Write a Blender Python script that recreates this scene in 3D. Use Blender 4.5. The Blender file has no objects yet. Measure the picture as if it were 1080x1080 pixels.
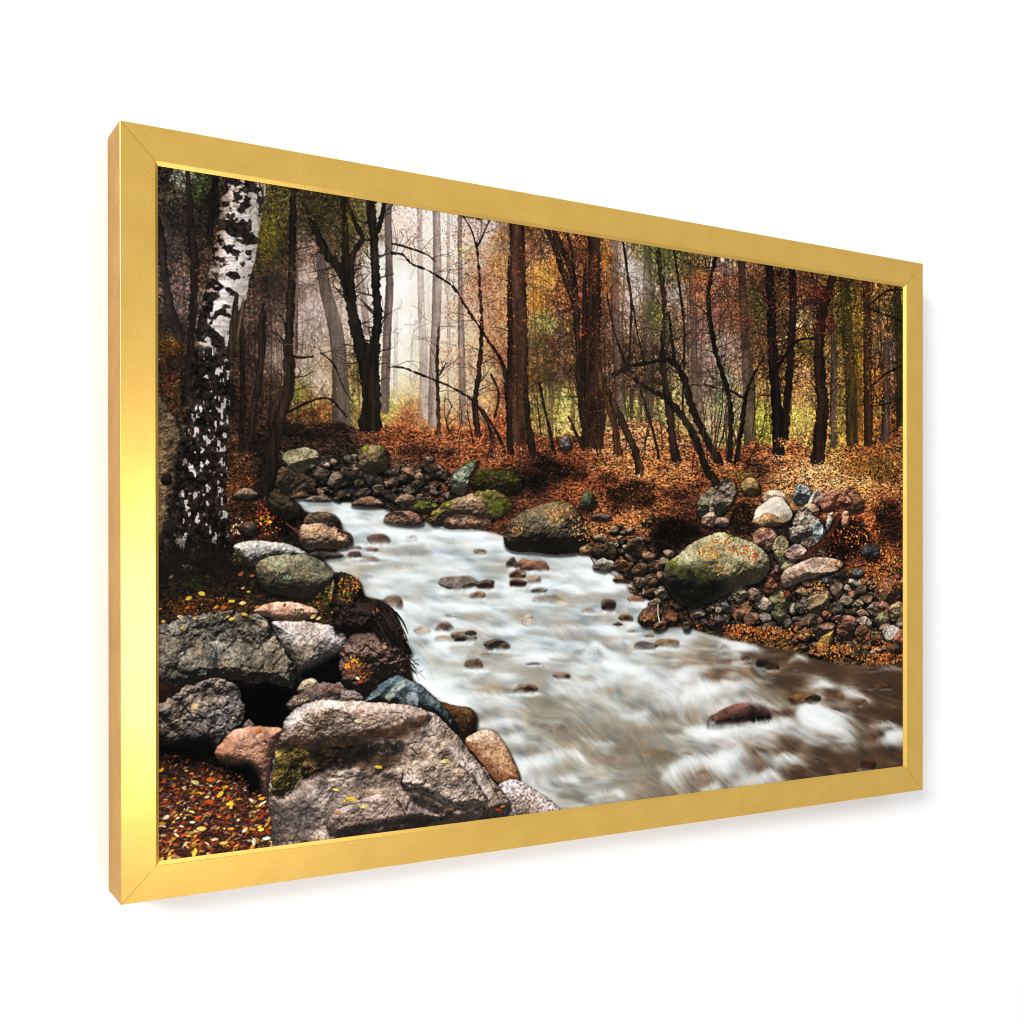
import math, random
import numpy as np
# ---------------------------------------------------------------- painting kit
# The artwork is painted in its own sheet coordinates: x 165..960, y 172..914, S dots per unit.
S = 1.6
AX, AY = 165.0, 170.0
CW, CH = int(796 * S), int(746 * S)
F = np.float32
rng = np.random.default_rng(11)
random.seed(5)
cv = np.zeros((CH, CW, 3), F)

def C(*c):
    return np.array(c, F) / 255.0

def lattice(h, w, cell, seed, cellx=None):
    """one octave of smooth tiling lattice noise, 0..1"""
    cellx = cellx or cell
    r = np.random.default_rng(seed)
    gh, gw = max(2, int(round(h / cell))), max(2, int(round(w / cellx)))
    g = r.random((gh, gw)).astype(F)
    yy = np.arange(h, dtype=F) * gh / h
    xx = np.arange(w, dtype=F) * gw / w
    y0 = yy.astype(int); x0 = xx.astype(int)
    fy = yy - y0; fx = xx - x0
    fy = (fy * fy * (3 - 2 * fy))[:, None]; fx = (fx * fx * (3 - 2 * fx))[None]
    y1 = (y0 + 1) % gh; x1 = (x0 + 1) % gw
    a = g[y0][:, x0]; b = g[y0][:, x1]; c = g[y1][:, x0]; d = g[y1][:, x1]
    return (a * (1 - fx) + b * fx) * (1 - fy) + (c * (1 - fx) + d * fx) * fy

def fbm(h, w, cell, seed, octs=4, gain=.55, cellx=None):
    out = np.zeros((h, w), F); amp = 1.0; tot = 0
    for k in range(octs):
        out += amp * lattice(h, w, max(1.0, cell / 2 ** k), seed + 17 * k, max(1.0, (cellx or cell) / 2 ** k))
        tot += amp; amp *= gain
    out /= tot
    return np.clip((out - .5) * 1.7 + .5, 0, 1)

NT = 1024
TILE = {c: fbm(NT, NT, c, 100 + c, 4) for c in (6, 12, 24, 48, 96)}
TILE[3] = fbm(NT, NT, 3, 903, 2)
STREAK = fbm(NT, NT, 48, 311, 4, cellx=5)          # long in y
BIG = fbm(CH, CW, 60, 77, 5)

def tile(c, h, w, oy, ox):
    t = TILE[c]
    return t[(np.arange(h) + oy) % NT][:, (np.arange(w) + ox) % NT]

def blur(a, r):
    r = int(max(1, round(r)))
    for ax in (0, 1):
        for _ in range(2):
            pad = [(0, 0)] * a.ndim; pad[ax] = (r + 1, r)
            p = np.cumsum(np.pad(a, pad, mode='edge'), axis=ax, dtype=np.float64)
            n = a.shape[ax]
            hi = np.take(p, np.arange(2 * r + 1, 2 * r + 1 + n), axis=ax)
            lo = np.take(p, np.arange(0, n), axis=ax)
            a = ((hi - lo) / (2 * r + 1)).astype(F)
    return a

def sst(a, b, x):
    t = np.clip((x - a) / (b - a), 0, 1)
    return t * t * (3 - 2 * t)

def spline(pts, n=5, closed=True):
    p = np.array(pts, float); m = len(p); out = []
    rngi = range(m) if closed else range(m - 1)
    for i in rngi:
        if closed:
            a, b, c, d = p[(i - 1) % m], p[i], p[(i + 1) % m], p[(i + 2) % m]
        else:
            a, b, c, d = p[max(i - 1, 0)], p[i], p[i + 1], p[min(i + 2, m - 1)]
        for k in range(n):
            t = k / n
            out.append(.5 * (2 * b + (c - a) * t + (2 * a - 5 * b + 4 * c - d) * t * t + (3 * b - a - 3 * c + d) * t ** 3))
    if not closed:
        out.append(p[-1])
    return np.array(out)

def shape(poly, pad=2):
    """coverage mask and inside distance of a polygon given in dots -> y0,y1,x0,x1,mask,dist"""
    x0 = max(0, int(poly[:, 0].min()) - pad); x1 = min(CW, int(poly[:, 0].max()) + pad + 1)
    y0 = max(0, int(poly[:, 1].min()) - pad); y1 = min(CH, int(poly[:, 1].max()) + pad + 1)
    if x1 - x0 < 2 or y1 - y0 < 2:
        return None
    X, Y = np.meshgrid(np.arange(x0, x1, dtype=F) + .5, np.arange(y0, y1, dtype=F) + .5)
    ins = np.zeros(X.shape, bool); dm = np.full(X.shape, 1e9, F)
    q = np.roll(poly, -1, axis=0)
    for (ax, ay), (bx, by) in zip(poly, q):
        if (ay != by):
            c = (ay > Y) != (by > Y)
            ins ^= c & (X < (bx - ax) * (Y - ay) / (by - ay) + ax)
        ex, ey = bx - ax, by - ay
        L = ex * ex + ey * ey + 1e-9
        t = np.clip(((X - ax) * ex + (Y - ay) * ey) / L, 0, 1)
        dm = np.minimum(dm, (X - ax - t * ex) ** 2 + (Y - ay - t * ey) ** 2)
    d = np.sqrt(dm) * np.where(ins, 1, -1)
    return y0, y1, x0, x1, np.clip(d + .5, 0, 1).astype(F), d.astype(F), X, Y

def dots(pts):
    p = np.array(pts, float).copy()
    p[:, 0] = (p[:, 0] - AX) * S; p[:, 1] = (p[:, 1] - AY) * S
    return p

def put(y0, y1, x0, x1, col, a):
    v = cv[y0:y1, x0:x1]
    v += (col - v) * a[..., None]

def ell(cx, cy, rx, ry, ang=0, wob=.13, n=9, seed=None):
    r = random.Random(seed if seed is not None else (cx * 31 + cy * 17))
    a0 = r.random() * 6.28; out = []
    for k in range(n):
        a = a0 + k * 6.2832 / n + r.uniform(-.15, .15)
        q = 1 + r.uniform(-wob, wob)
        x, y = math.cos(a) * rx * q, math.sin(a) * ry * q
        out.append((cx + x * math.cos(ang) - y * math.sin(ang), cy + x * math.sin(ang) + y * math.cos(ang)))
    return out

LIGHT = np.array((-.22, -.80, .56)); LIGHT = LIGHT / np.linalg.norm(LIGHT)

def rock(pts, col, rough=1.0, speck=.25, dark=.5, moss=0, mosscol=(82, 84, 26), shadow=.6, top=1.45, low=.42,
         facets=0, alpha=1.0, sink=0, seed=None, smooth=True, bright=1.0, sat=0.0, blot=.35, lowcol=None, flat=.9):
    """a stone: polygon outline, domed and broken height, lit from above"""
    r = random.Random(seed if seed is not None else int(pts[0][0] * 7 + pts[0][1] * 13))
    poly = dots(pts)
    if smooth:
        poly = spline(poly, 5 if len(pts) > 8 else 4)
    if shadow:
        sh = shape(poly + np.array((1.0, 2.2)) * S * .9, pad=int(7 * S))
        if sh:
            y0, y1, x0, x1, m, d, X, Y = sh
            cv[y0:y1, x0:x1] *= (1 - shadow * np.clip(1 + d / (3.2 * S), 0, 1) ** 1.5)[..., None]
    sh = shape(poly)
    if sh is None:
        return
    y0, y1, x0, x1, m, d, X, Y = sh
    h_, w_ = m.shape
    R = max(2.0, float(d.max()))
    er = min(R * .16, 2.6 * S) * min(rough, 1.3)
    qy, qx = r.randrange(NT), r.randrange(NT)
    d = d + ((tile(24, h_, w_, qy, qx) - .5) * 1.2 + (tile(12, h_, w_, qx, qy) - .5) * 1.1 + (tile(6, h_, w_, qx, qy) - .5) * .5) * er
    m = np.clip(d + .5, 0, 1)
    t = np.clip(d / (R * flat), 0, 1)
    z = np.sqrt(np.maximum(1 - (1 - t) ** 2, 0)) * R * .9
    if facets:
        cx, cy = X[d == d.max()][0], Y[d == d.max()][0]
        for k in range(facets):
            a = r.random() * 6.283; sl = r.uniform(.25, 1.1); off = r.uniform(.35, .95) * R
            pl = off - sl * ((X - cx) * math.cos(a) + (Y - cy) * math.sin(a)) * .8
            z = np.minimum(z, np.maximum(pl, z * .25))
    oy, ox = r.randrange(NT), r.randrange(NT)
    sizes = [c for c in (96, 48, 24, 12, 6) if c < R * 1.6 + 5]
    amp = .24 * rough
    for c in sizes[:4]:
        n = tile(c, h_, w_, oy, ox) - .5
        z = z + n * c * amp
        rd = np.abs(tile(c, h_, w_, oy + 300, ox + 200) - .5)
        z = z - np.clip(.10 - rd, 0, 1) * c * 1.6 * amp
        amp *= .95
    gy, gx = np.gradient(z)
    k = 1 / np.sqrt(gx * gx + gy * gy + 1)
    lam = np.clip((-gx * LIGHT[0] - gy * LIGHT[1] + LIGHT[2]) * k, 0, 1)
    up = np.clip(-(-gy) * -1 * k * -1 * -1, -1, 1)      # facing up: positive when the face looks at the sky
    up = np.clip(gy * k, -1, 1)
    v = (Y - y0) / max(1, y1 - y0)
    base = np.array(col, F) / 255
    base = base * .84 + base.mean() * np.array((1.05, .98, .90), F) * .16
    lo = (np.array(lowcol, F) / 255) if lowcol else base * low
    q = np.clip(lam * 1.15 - .08 - dark * sst(.45, 1.0, v) * .9, 0, 1)[..., None]
    hi = base * top; hi = hi * min(1.0, .90 / float(hi.max()))
    c = lo * (1 - q) + hi * q
    b = tile(24 if R > 20 else 12, h_, w_, oy + 77, ox + 99) - .5
    c = c * (1 + blot * 1.2 * b[..., None])
    warm = (tile(48 if R > 20 else 12, h_, w_, oy + 177, ox + 9) - .5)[..., None]
    c = c * (1 + (warm + .06) * np.array((.10, .02, -.10), F))
    sp = tile(3, h_, w_, oy, ox + 5) - .5
    c = c * (1 + speck * 1.4 * sp[..., None])
    c = c * (1 - .35 * np.clip(.5 - d / (2.0 * S), 0, .5))[..., None]
    if moss:
        mm = sst(.52, .68, tile(24 if R > 14 else 12, h_, w_, oy + 500, ox + 400) * .75 + .25 * tile(6, h_, w_, oy, ox) + (moss - .5) * .9 + (up - .3) * .25)
        mc = (np.array(mosscol, F) * .72 + base * 255 * .2) / 255 * (.3 + 1.0 * lam[..., None]) * (1 + .9 * (tile(6, h_, w_, oy + 3, ox) - .5)[..., None] + .5 * sp[..., None])
        c = c + (mc - c) * (mm * .9)[..., None]
    a = m * alpha
    if sink:          # foot of the stone vanishes in the white water
        nz = tile(12, h_, w_, oy, ox) * .5
        a = a * (1 - sst(1 - sink, 1.0, v + nz * sink * .8))
        a = blur(a, 1)
    put(y0, y1, x0, x1, np.clip(c * bright, 0, 1), a)

_st = {}
def stamp(rx, ry, ang):
    k = (round(rx * 4), round(ry * 4), round(ang * 6) % 19)
    s = _st.get(k)
    if s is None:
        rx, ry, ang = max(k[0] / 4, .3), max(k[1] / 4, .3), k[2] / 6
        n = int(math.ceil(max(rx, ry))) + 1
        Y, X = np.mgrid[-n:n + 1, -n:n + 1].astype(F)
        u = (X * math.cos(ang) + Y * math.sin(ang)) / rx
        w = (-X * math.sin(ang) + Y * math.cos(ang)) / ry
        e = np.abs(u) ** 1.6 + np.abs(w) ** 1.6
        s = np.clip((1 - e) * min(rx, ry) * 1.1 + .5, 0, 1).astype(F)[..., None]
        if min(rx, ry) < .8:
            s = s * min(1, .4 + .75 * min(rx, ry))
        _st[k] = s
    return s

def dab(x, y, rx, ry, ang, col, a=1.0):
    """one leaf-sized touch of colour; x, y in sheet units, radii in dots"""
    s = stamp(rx, ry, ang)
    n = s.shape[0] // 2
    cx = int((x - AX) * S); cy = int((y - AY) * S)
    x0, x1, y0, y1 = cx - n, cx + n + 1, cy - n, cy + n + 1
    if x0 < 0 or y0 < 0 or x1 > CW or y1 > CH:
        return
    v = cv[y0:y1, x0:x1]
    v += (col - v) * (s * a)

def leaf(x, y, r, asp, ang, col):
    """a fallen leaf big enough to see: its shade, its blade and a lighter half"""
    dab(x + .35, y + .5, r, r * asp, ang, np.zeros(3, F) + .05, .6)
    dab(x, y, r, r * asp, ang, col, .97)
    if r > 2.2:
        k = random.uniform(.15, .35)
        dab(x - math.sin(ang) * r * asp * k / S, y + math.cos(ang) * r * asp * k / S - .2, r * random.uniform(.5, .8), r * asp * .4, ang + random.gauss(0, .2), np.clip(col * random.uniform(.7, 1.25), 0, 1), .75)
        dab(x + math.cos(ang) * r * .5 / S, y + math.sin(ang) * r * .5 / S, r * .5, r * asp * random.uniform(.6, 1.1), ang + random.gauss(0, .9), np.clip(col * random.uniform(.75, 1.1), 0, 1), .85)

def line(pts, col, a=1.0, n=4, tex=.25, smooth=True, edge=.35, seed=0, jag=.0, light=0.0):
    """limb: (x, y, width) points in sheet units"""
    p = np.array(pts, float)
    if smooth and len(p) > 2:
        p = spline(p, n, closed=False)
    d = p.copy(); d[:, :2] = dots(p[:, :2]); d[:, 2] = p[:, 2] * S * .5
    mw = d[:, 2].max()
    x0 = max(0, int(d[:, 0].min() - mw) - 3); x1 = min(CW, int(d[:, 0].max() + mw) + 4)
    y0 = max(0, int(d[:, 1].min() - mw) - 3); y1 = min(CH, int(d[:, 1].max() + mw) + 4)
    if x1 - x0 < 1 or y1 - y0 < 1:
        return
    # long limbs are evaluated piece by piece
    best = np.full((y1 - y0, x1 - x0), -1e9, F); U = np.zeros_like(best)
    for (ax, ay, aw), (bx, by, bw) in zip(d[:-1], d[1:]):
        w = max(aw, bw) + 3
        sx0 = max(x0, int(min(ax, bx) - w)); sx1 = min(x1, int(max(ax, bx) + w) + 1)
        sy0 = max(y0, int(min(ay, by) - w)); sy1 = min(y1, int(max(ay, by) + w) + 1)
        if sx1 <= sx0 or sy1 <= sy0:
            continue
        X = np.arange(sx0, sx1, dtype=F)[None] + .5; Y = np.arange(sy0, sy1, dtype=F)[:, None] + .5
        ex, ey = bx - ax, by - ay; L = ex * ex + ey * ey + 1e-9
        t = np.clip(((X - ax) * ex + (Y - ay) * ey) / L, 0, 1)
        dx = X - ax - t * ex; dy = Y - ay - t * ey
        ww = aw + (bw - aw) * t
        q = ww - np.sqrt(dx * dx + dy * dy)
        vb = best[sy0 - y0:sy1 - y0, sx0 - x0:sx1 - x0]; vu = U[sy0 - y0:sy1 - y0, sx0 - x0:sx1 - x0]
        g = q > vb
        sg = np.sign(dx * ey - dy * ex) * (1 if ey > 0 else -1)
        vu[g] = ((1 - q / np.maximum(ww, .3)) * sg)[g]
        vb[g] = q[g]
    h_, w_ = best.shape
    oy, ox = (seed * 131 + int(d[0, 0] * 3)) % NT, (seed * 71 + int(d[0, 1] * 5)) % NT
    if jag:
        best = best + (tile(6, h_, w_, oy, ox) - .5) * jag * S * 2
    m = np.clip(best + .5, 0, 1)
    if mw < .5:
        m = m * min(1, .35 + mw * 1.3)
    c = np.array(col, F)[None, None] / 255 * np.ones((h_, w_, 1), F)
    if mw > 1.2:
        st = STREAK[(np.arange(h_) + oy) % NT][:, (np.arange(w_) + ox) % NT]
        c = c * (1 + tex * 2.2 * (st - .5) + tex * .9 * (tile(6, h_, w_, ox, oy) - .5))[..., None]
        c = c * (1 - edge * np.abs(U) ** 2 + light * U)[..., None]
    put(y0, y1, x0, x1, np.clip(c, 0, 1), m * a)

def field(ctrl, power=3.0, q=6, nz=0):
    """smooth colour field through (x, y, r, g, b) points"""
    h, w = CH // q + 1, CW // q + 1
    Y, X = np.mgrid[0:h, 0:w].astype(F)
    X = X * q / S + AX; Y = Y * q / S + AY
    num = np.zeros((h, w, len(ctrl[0]) - 2), F); den = np.zeros((h, w, 1), F)
    for p in ctrl:
        wt = (1 / (((X - p[0]) ** 2 + (Y - p[1]) ** 2) + 16.0) ** (power / 2))[..., None]
        num += wt * np.array(p[2:], F); den += wt
    f = num / den
    yy = np.clip(np.arange(CH, dtype=F) / q, 0, h - 1.001); xx = np.clip(np.arange(CW, dtype=F) / q, 0, w - 1.001)
    yi = yy.astype(int); xi = xx.astype(int); fy = (yy - yi)[:, None, None]; fx = (xx - xi)[None, :, None]
    a = f[yi][:, xi]; b = f[yi][:, xi + 1]; c = f[yi + 1][:, xi]; d = f[yi + 1][:, xi + 1]
    return (a * (1 - fx) + b * fx) * (1 - fy) + (c * (1 - fx) + d * fx) * fy

def at(f, x, y):
    return f[min(CH - 1, max(0, int((y - AY) * S))), min(CW - 1, max(0, int((x - AX) * S)))]

def polymask(pts, soft=0, smooth=True):
    p = dots(pts)
    if smooth:
        p = spline(p, 5)
    out = np.zeros((CH, CW), F)
    sh = shape(p, pad=int(soft * S) + 2)
    y0, y1, x0, x1, m, d, X, Y = sh
    out[y0:y1, x0:x1] = np.clip(.5 + d / (2 * soft * S), 0, 1) if soft else m
    return out

def twig(x, y, ang, L, w, col, a, depth, rnd, curl=.35):
    """a branching twig made of short strokes"""
    n = max(2, int(L / 7)); pts = [(x, y, w)]
    for k in range(n):
        ang += rnd.gauss(0, curl)
        x += math.cos(ang) * L / n; y += math.sin(ang) * L / n
        w2 = w * (1 - .75 * (k + 1) / n)
        pts.append((x, y, max(w2, .35)))
        if depth and rnd.random() < .62:
            twig(x, y, ang + rnd.choice((-1, 1)) * rnd.uniform(.4, 1.0), L * rnd.uniform(.35, .65), w2 * .8, col, a, depth - 1, rnd, curl)
    line(pts, col, a, smooth=False, tex=0, edge=0)
# ---------------------------------------------------------------- the woods
WOOD = [
(175,190,52,48,40),(195,192,120,115,105),(207,200,60,75,45),(185,230,55,48,45),(180,262,80,68,66),(190,300,125,108,104),(200,330,135,118,112),(180,345,60,48,42),(182,365,85,62,30),
(205,245,50,42,36),(215,225,48,45,38),(225,215,32,27,22),(215,290,90,75,55),(285,205,88,82,48),(287,240,112,104,38),(283,262,92,80,36),(298,265,60,52,36),(300,300,70,55,46),(283,300,55,44,36),
(285,335,105,88,82),(292,345,150,130,124),(276,350,60,45,40),(325,262,150,128,118),(322,290,182,160,150),(330,330,208,188,182),(318,350,196,176,168),(345,215,58,52,34),(335,235,50,44,30),(370,235,84,80,38),(345,262,74,60,44),
(362,250,56,50,34),(383,285,190,178,170),(387,330,196,184,178),(391,250,120,110,90),(402,270,215,210,205),(412,300,236,230,225),(424,300,247,243,236),(428,340,246,240,230),(418,370,238,230,216),(426,385,232,224,206),
(420,222,236,226,220),(430,240,226,205,196),(440,225,240,236,232),(452,245,226,214,206),(452,300,228,216,208),(470,240,235,228,222),(472,300,226,212,202),(473,350,226,208,190),(480,385,220,198,170),(478,262,232,224,215),
(497,245,220,206,196),(500,270,196,172,150),(515,240,222,212,204),(508,300,182,140,112),(500,330,196,172,150),(497,360,206,184,152),(515,325,176,138,112),(515,360,172,132,98),(512,390,206,180,138),
(528,250,160,128,96),(530,280,178,140,90),(532,330,176,140,100),(528,380,140,94,66),(546,240,92,56,42),(565,245,130,96,68),(572,262,150,116,96),(575,290,208,156,78),(570,318,196,140,66),(588,280,186,128,62),
(576,340,150,142,88),(568,362,96,78,44),(585,365,104,74,54),(590,320,150,96,66),(602,265,112,74,50),(612,258,120,76,52),(608,310,116,70,50),(640,270,165,108,48),(640,300,130,84,48),(640,330,96,64,48),
(656,262,176,156,140),(662,282,208,198,196),(664,312,190,172,168),(655,335,160,134,120),(672,262,140,128,94),(676,300,196,182,178),(672,340,150,122,108),(690,265,104,108,62),(694,290,118,116,80),(692,330,112,112,66),
(712,262,92,98,54),(720,280,110,96,62),(712,310,172,156,148),(712,340,140,118,96),(735,285,128,104,62),(735,305,168,112,80),(730,330,148,112,96),(742,350,130,104,96),(748,380,156,132,124),(735,390,130,106,90),
(640,370,92,66,50),(660,370,108,84,68),(600,395,88,62,46),(580,395,92,70,46),(560,400,96,72,36),(565,430,128,112,66),(578,420,150,140,84),(600,420,196,190,112),(592,440,176,160,96),(610,405,120,92,60),(640,420,110,80,60),
(670,405,112,88,70),(668,432,152,152,92),(676,446,140,120,84),(690,400,96,76,60),(696,440,146,140,92),(712,415,150,138,92),(716,450,182,158,98),(726,470,176,140,84),(745,410,158,134,118),(745,445,168,148,120),
(762,282,140,122,112),(766,300,152,106,84),(760,330,140,96,80),(765,365,164,138,126),(764,395,142,138,112),(758,425,150,152,112),(776,430,150,140,108),(778,330,124,84,64),(775,385,150,116,98),
(800,300,72,54,36),(800,325,84,70,40),(795,350,88,68,48),(806,385,122,92,58),(806,415,176,140,82),(806,440,166,160,66),(804,460,140,130,60),(826,300,88,66,50),(826,340,92,70,50),(824,390,96,72,44),
(845,300,92,68,50),(846,338,160,138,98),(850,365,128,110,52),(846,392,196,140,96),(842,415,196,150,92),(844,440,204,182,92),(850,455,176,140,80),(856,310,82,48,38),(876,300,98,78,40),(872,340,104,72,44),(880,330,96,80,44),
(884,380,118,98,62),(873,410,160,128,84),(876,440,146,116,76),(890,300,80,70,34),(890,350,74,66,32),(888,420,110,90,44),(888,455,136,110,56),(905,300,120,90,48),(905,340,150,116,50),(904,380,158,118,48),(906,420,150,104,46),(907,455,150,100,50),
(924,310,140,108,60),(926,345,120,92,70),(926,370,110,88,66),(924,400,176,118,50),(926,440,128,90,50),(940,330,104,86,58),(940,370,112,92,88),(942,410,118,86,62),(950,340,52,46,24),(950,420,56,42,28),(950,455,90,60,36),
(240,420,26,20,18),(182,385,50,36,30),(180,410,70,50,34),(262,385,70,52,42),(262,420,66,46,36),(280,385,120,98,88),(290,380,176,156,148),(285,405,84,62,48),(290,430,76,54,44),(315,385,196,172,160),(325,395,196,176,150),(316,412,156,150,74),(326,420,146,120,64),(335,410,196,176,156),(318,438,112,80,46),(340,432,126,88,50),
(270,440,58,40,32),(290,455,52,36,30),(345,450,106,66,40),(355,440,110,80,50),(370,420,150,140,84),(374,440,130,110,66),(378,400,110,96,60),(403,410,210,198,170),(408,430,170,156,84),(416,420,196,178,110),(415,400,226,216,196),(424,405,216,200,166),(430,440,150,98,60),(440,430,160,124,80),(436,410,206,190,156),
(466,410,222,204,170),(476,425,216,192,150),(466,440,190,150,104),(495,440,176,132,92),(500,410,214,190,150),(515,425,196,160,116),(528,420,150,96,64),(528,445,150,86,54),
(425,455,168,84,46),(470,458,176,92,54),(500,462,182,90,50),(540,470,150,72,44),(340,470,84,50,38),(310,465,62,42,36),
]
NEW = np.array([(p[0], p[1], p[2] / 255, p[3] / 255, p[4] / 255) for p in WOOD], F)
woods = field([tuple(p) for p in NEW], 3.2)
cv[:] = woods
fogm = sst(.44, .80, woods.mean(2))               # where the mist lies the texture is soft
n1 = tile(12, CH, CW, 40, 60); n2 = tile(6, CH, CW, 140, 260); n3 = tile(24, CH, CW, 9, 4)
k = 1 - .9 * fogm
xs_ = (np.arange(CW, dtype=F) / S + AX)[None]
woods *= (1 - (1 - fogm) * (.02 + .14 * sst(345, 300, xs_)))[..., None]
cv[:] = woods
g3 = tile(3, CH, CW, 31, 77)
cv *= (1 + k * (.4 * (n1 - .5) + .75 * (n2 - .5) + .2 * (n3 - .5) + 1.1 * (g3 - .5)))[..., None]
cv *= (1 + (k * (tile(6, CH, CW, 331, 77) - .35))[..., None] * np.array((.30, .0, -.22), F))

def scatter(n, box, size, jit, asp=.6, keep=None, a=.85, src=None, ang=None, warm=.12, lift=1.0):
    x0, y0, x1, y1 = box
    src = woods if src is None else src
    for _ in range(n):
        x = random.uniform(x0, x1); y = random.uniform(y0, y1)
        if keep is not None and random.random() > at(keep, x, y):
            continue
        c = at(src, x, y) * (math.exp(random.gauss(0, jit)) * lift)
        t = random.gauss(warm * .4, warm * .8)
        c = np.clip(c * np.array((1 + t, 1, 1 - t), F), 0, 1)
        r = random.uniform(*size)
        dab(x, y, r, r * asp, random.uniform(0, 3.14) if ang is None else random.gauss(ang, .35), c, a)

leafy = np.clip(1 - fogm * 1.05, 0, 1)
scatter(62000, (166, 172, 958, 475), (.6, 1.8), .5, keep=leafy)
rs = random.Random(21)
for _ in range(190):          # far thin stems
    x = rs.uniform(166, 955); yb = rs.uniform(425, 465); yt = rs.uniform(190, 380); c = at(woods, x, min(yb, 440) - 20)
    lum = float(c.mean()); k_ = .42 if lum < .55 else .8
    lean = rs.gauss(0, 11); bow = rs.gauss(0, 4); w_s = rs.uniform(.7, 2.2)
    line([(x + lean + rs.gauss(0, 2), yt, w_s * .6), (x + lean * .72 + bow, yt * .7 + yb * .3, w_s * .7), (x + lean * .3 + bow * .8, yt * .35 + yb * .65, w_s * .85), (x, yb, w_s)], tuple(c * 255 * k_), rs.uniform(.35, .8) * (.25 if lum > .55 else 1), tex=.2, seed=_)

# distant stems, palest first: (colour, alpha, points)
FAR = [
((222,213,205),.8,[(417,330,4),(417,400,5)]),((206,196,187),.85,[(439,340,4),(436,365,6),(435,395,7)]),
((196,184,177),.95,[(443,212,5),(443,260,5.5),(444,300,7),(445,340,8.5),(447,380,10),(449,430,10)]),
((206,192,184),.8,[(473,220,3),(473,300,3.5),(474,420,5)]),((200,186,176),.7,[(452,290,4),(452,420,5)]),
((152,137,130),.95,[(460,215,7.5),(461,260,9),(461,300,10.5),(460,340,10),(458,380,10.5),(457,440,12)]),
((150,132,118),.8,[(446,395,8),(445,442,10)]),
((126,110,104),.95,[(485,222,5),(485,260,5),(486,300,5.5),(486,330,6.5),(487,370,8),(488,440,8)]),
((178,160,148),.8,[(474,380,4),(474,430,5)]),((150,130,112),.7,[(497,380,3),(497,440,4)]),
((96,86,78),.95,[(338,268,10),(342,300,13),(350,330,15),(356,360,16.5),(359,400,18),(360,446,22)]),
((118,104,97),.95,[(376,240,6),(378,285,8),(383,312,8),(387,350,8)]),
((196,176,168),.8,[(331,300,5),(333,350,6),(336,400,8)]),((150,132,122),.7,[(313,310,4),(312,350,4.5),(310,400,5)]),
((108,94,87),1,[(409,212,8),(410,260,8),(411,300,8.3),(409,340,9),(407,390,9.5),(406,428,10)]),
((100,82,72),.9,[(647,250,9),(648,300,10),(650,350,10),(653,400,10),(655,446,11)]),
((120,96,86),.8,[(592,330,5),(593,400,5)]),((94,74,60),.9,[(581,395,5),(581,456,6)]),
((88,72,60),.9,[(683,256,8),(683,310,11),(683,350,11),(685,400,10),(684,450,9)]),
((96,80,66),.8,[(729,280,6),(731,340,7),(734,420,8),(735,455,9)]),((104,84,76),.8,[(738,380,6),(738,450,7)]),
((60,46,38),.9,[(666,412,4),(666,450,4)]),((60,46,38),.9,[(676,405,3),(676,450,3)]),((70,54,44),.9,[(604,410,4),(604,452,5)]),
((86,72,62),.95,[(784,320,8),(786,360,9),(788,390,12),(790,420,13),(791,470,13)]),
((72,48,38),.9,[(782,275,8),(784,330,9),(786,365,9)]),
((88,73,65),.9,[(878,350,4),(880,400,6),(880,440,7),(879,468,7)]),
((66,55,28),.95,[(891,290,12),(894,350,12),(897,400,13),(899,466,14)]),
((118,92,38),.6,[(905,300,7),(906,400,7),(907,462,8)]),
((78,62,54),.9,[(935,360,8),(935,420,9),(933,470,10)]),
((62,42,26),.95,[(914,292,9),(915,350,9),(915,400,9.5),(916,470,10)]),
((48,38,22),.85,[(946,300,8),(949,380,9),(950,462,9)]),
]
for i, (c, a, p) in enumerate(FAR):
    line([(x_, y_, w_ * .92) for x_, y_, w_ in p], c, a, tex=.16 if sum(c) > 330 else .3, edge=.12 if sum(c) > 330 else .35, seed=i, jag=.5, light=.06)

# the mist lies over the far stems
veil = woods + (1 - woods) * .12
cv += (veil - cv) * (fogm * .42 * sst(452, 400, (np.arange(CH, dtype=F) / S + AY)[:, None]))[..., None]

def leaves(cx, cy, rx, ry, n, pal, size=(1.0, 2.4), a=.9, asp=.6, jit=.22, mixin=0):
    for _ in range(n):
        t = random.uniform(0, 6.283); q = math.sqrt(random.random()) * random.uniform(.7, 1.1)
        c = np.array(random.choice(pal), F) / 255 * math.exp(random.gauss(0, jit))
        if mixin: c = c * (1 - mixin) + at(woods, cx + math.cos(t) * rx * q, cy + math.sin(t) * ry * q) * mixin * .8
        r = random.uniform(*size)
        dab(cx + math.cos(t) * rx * q, cy + math.sin(t) * ry * q, r, r * asp, random.uniform(0, 3.14), np.clip(c, 0, 1), a)

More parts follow.
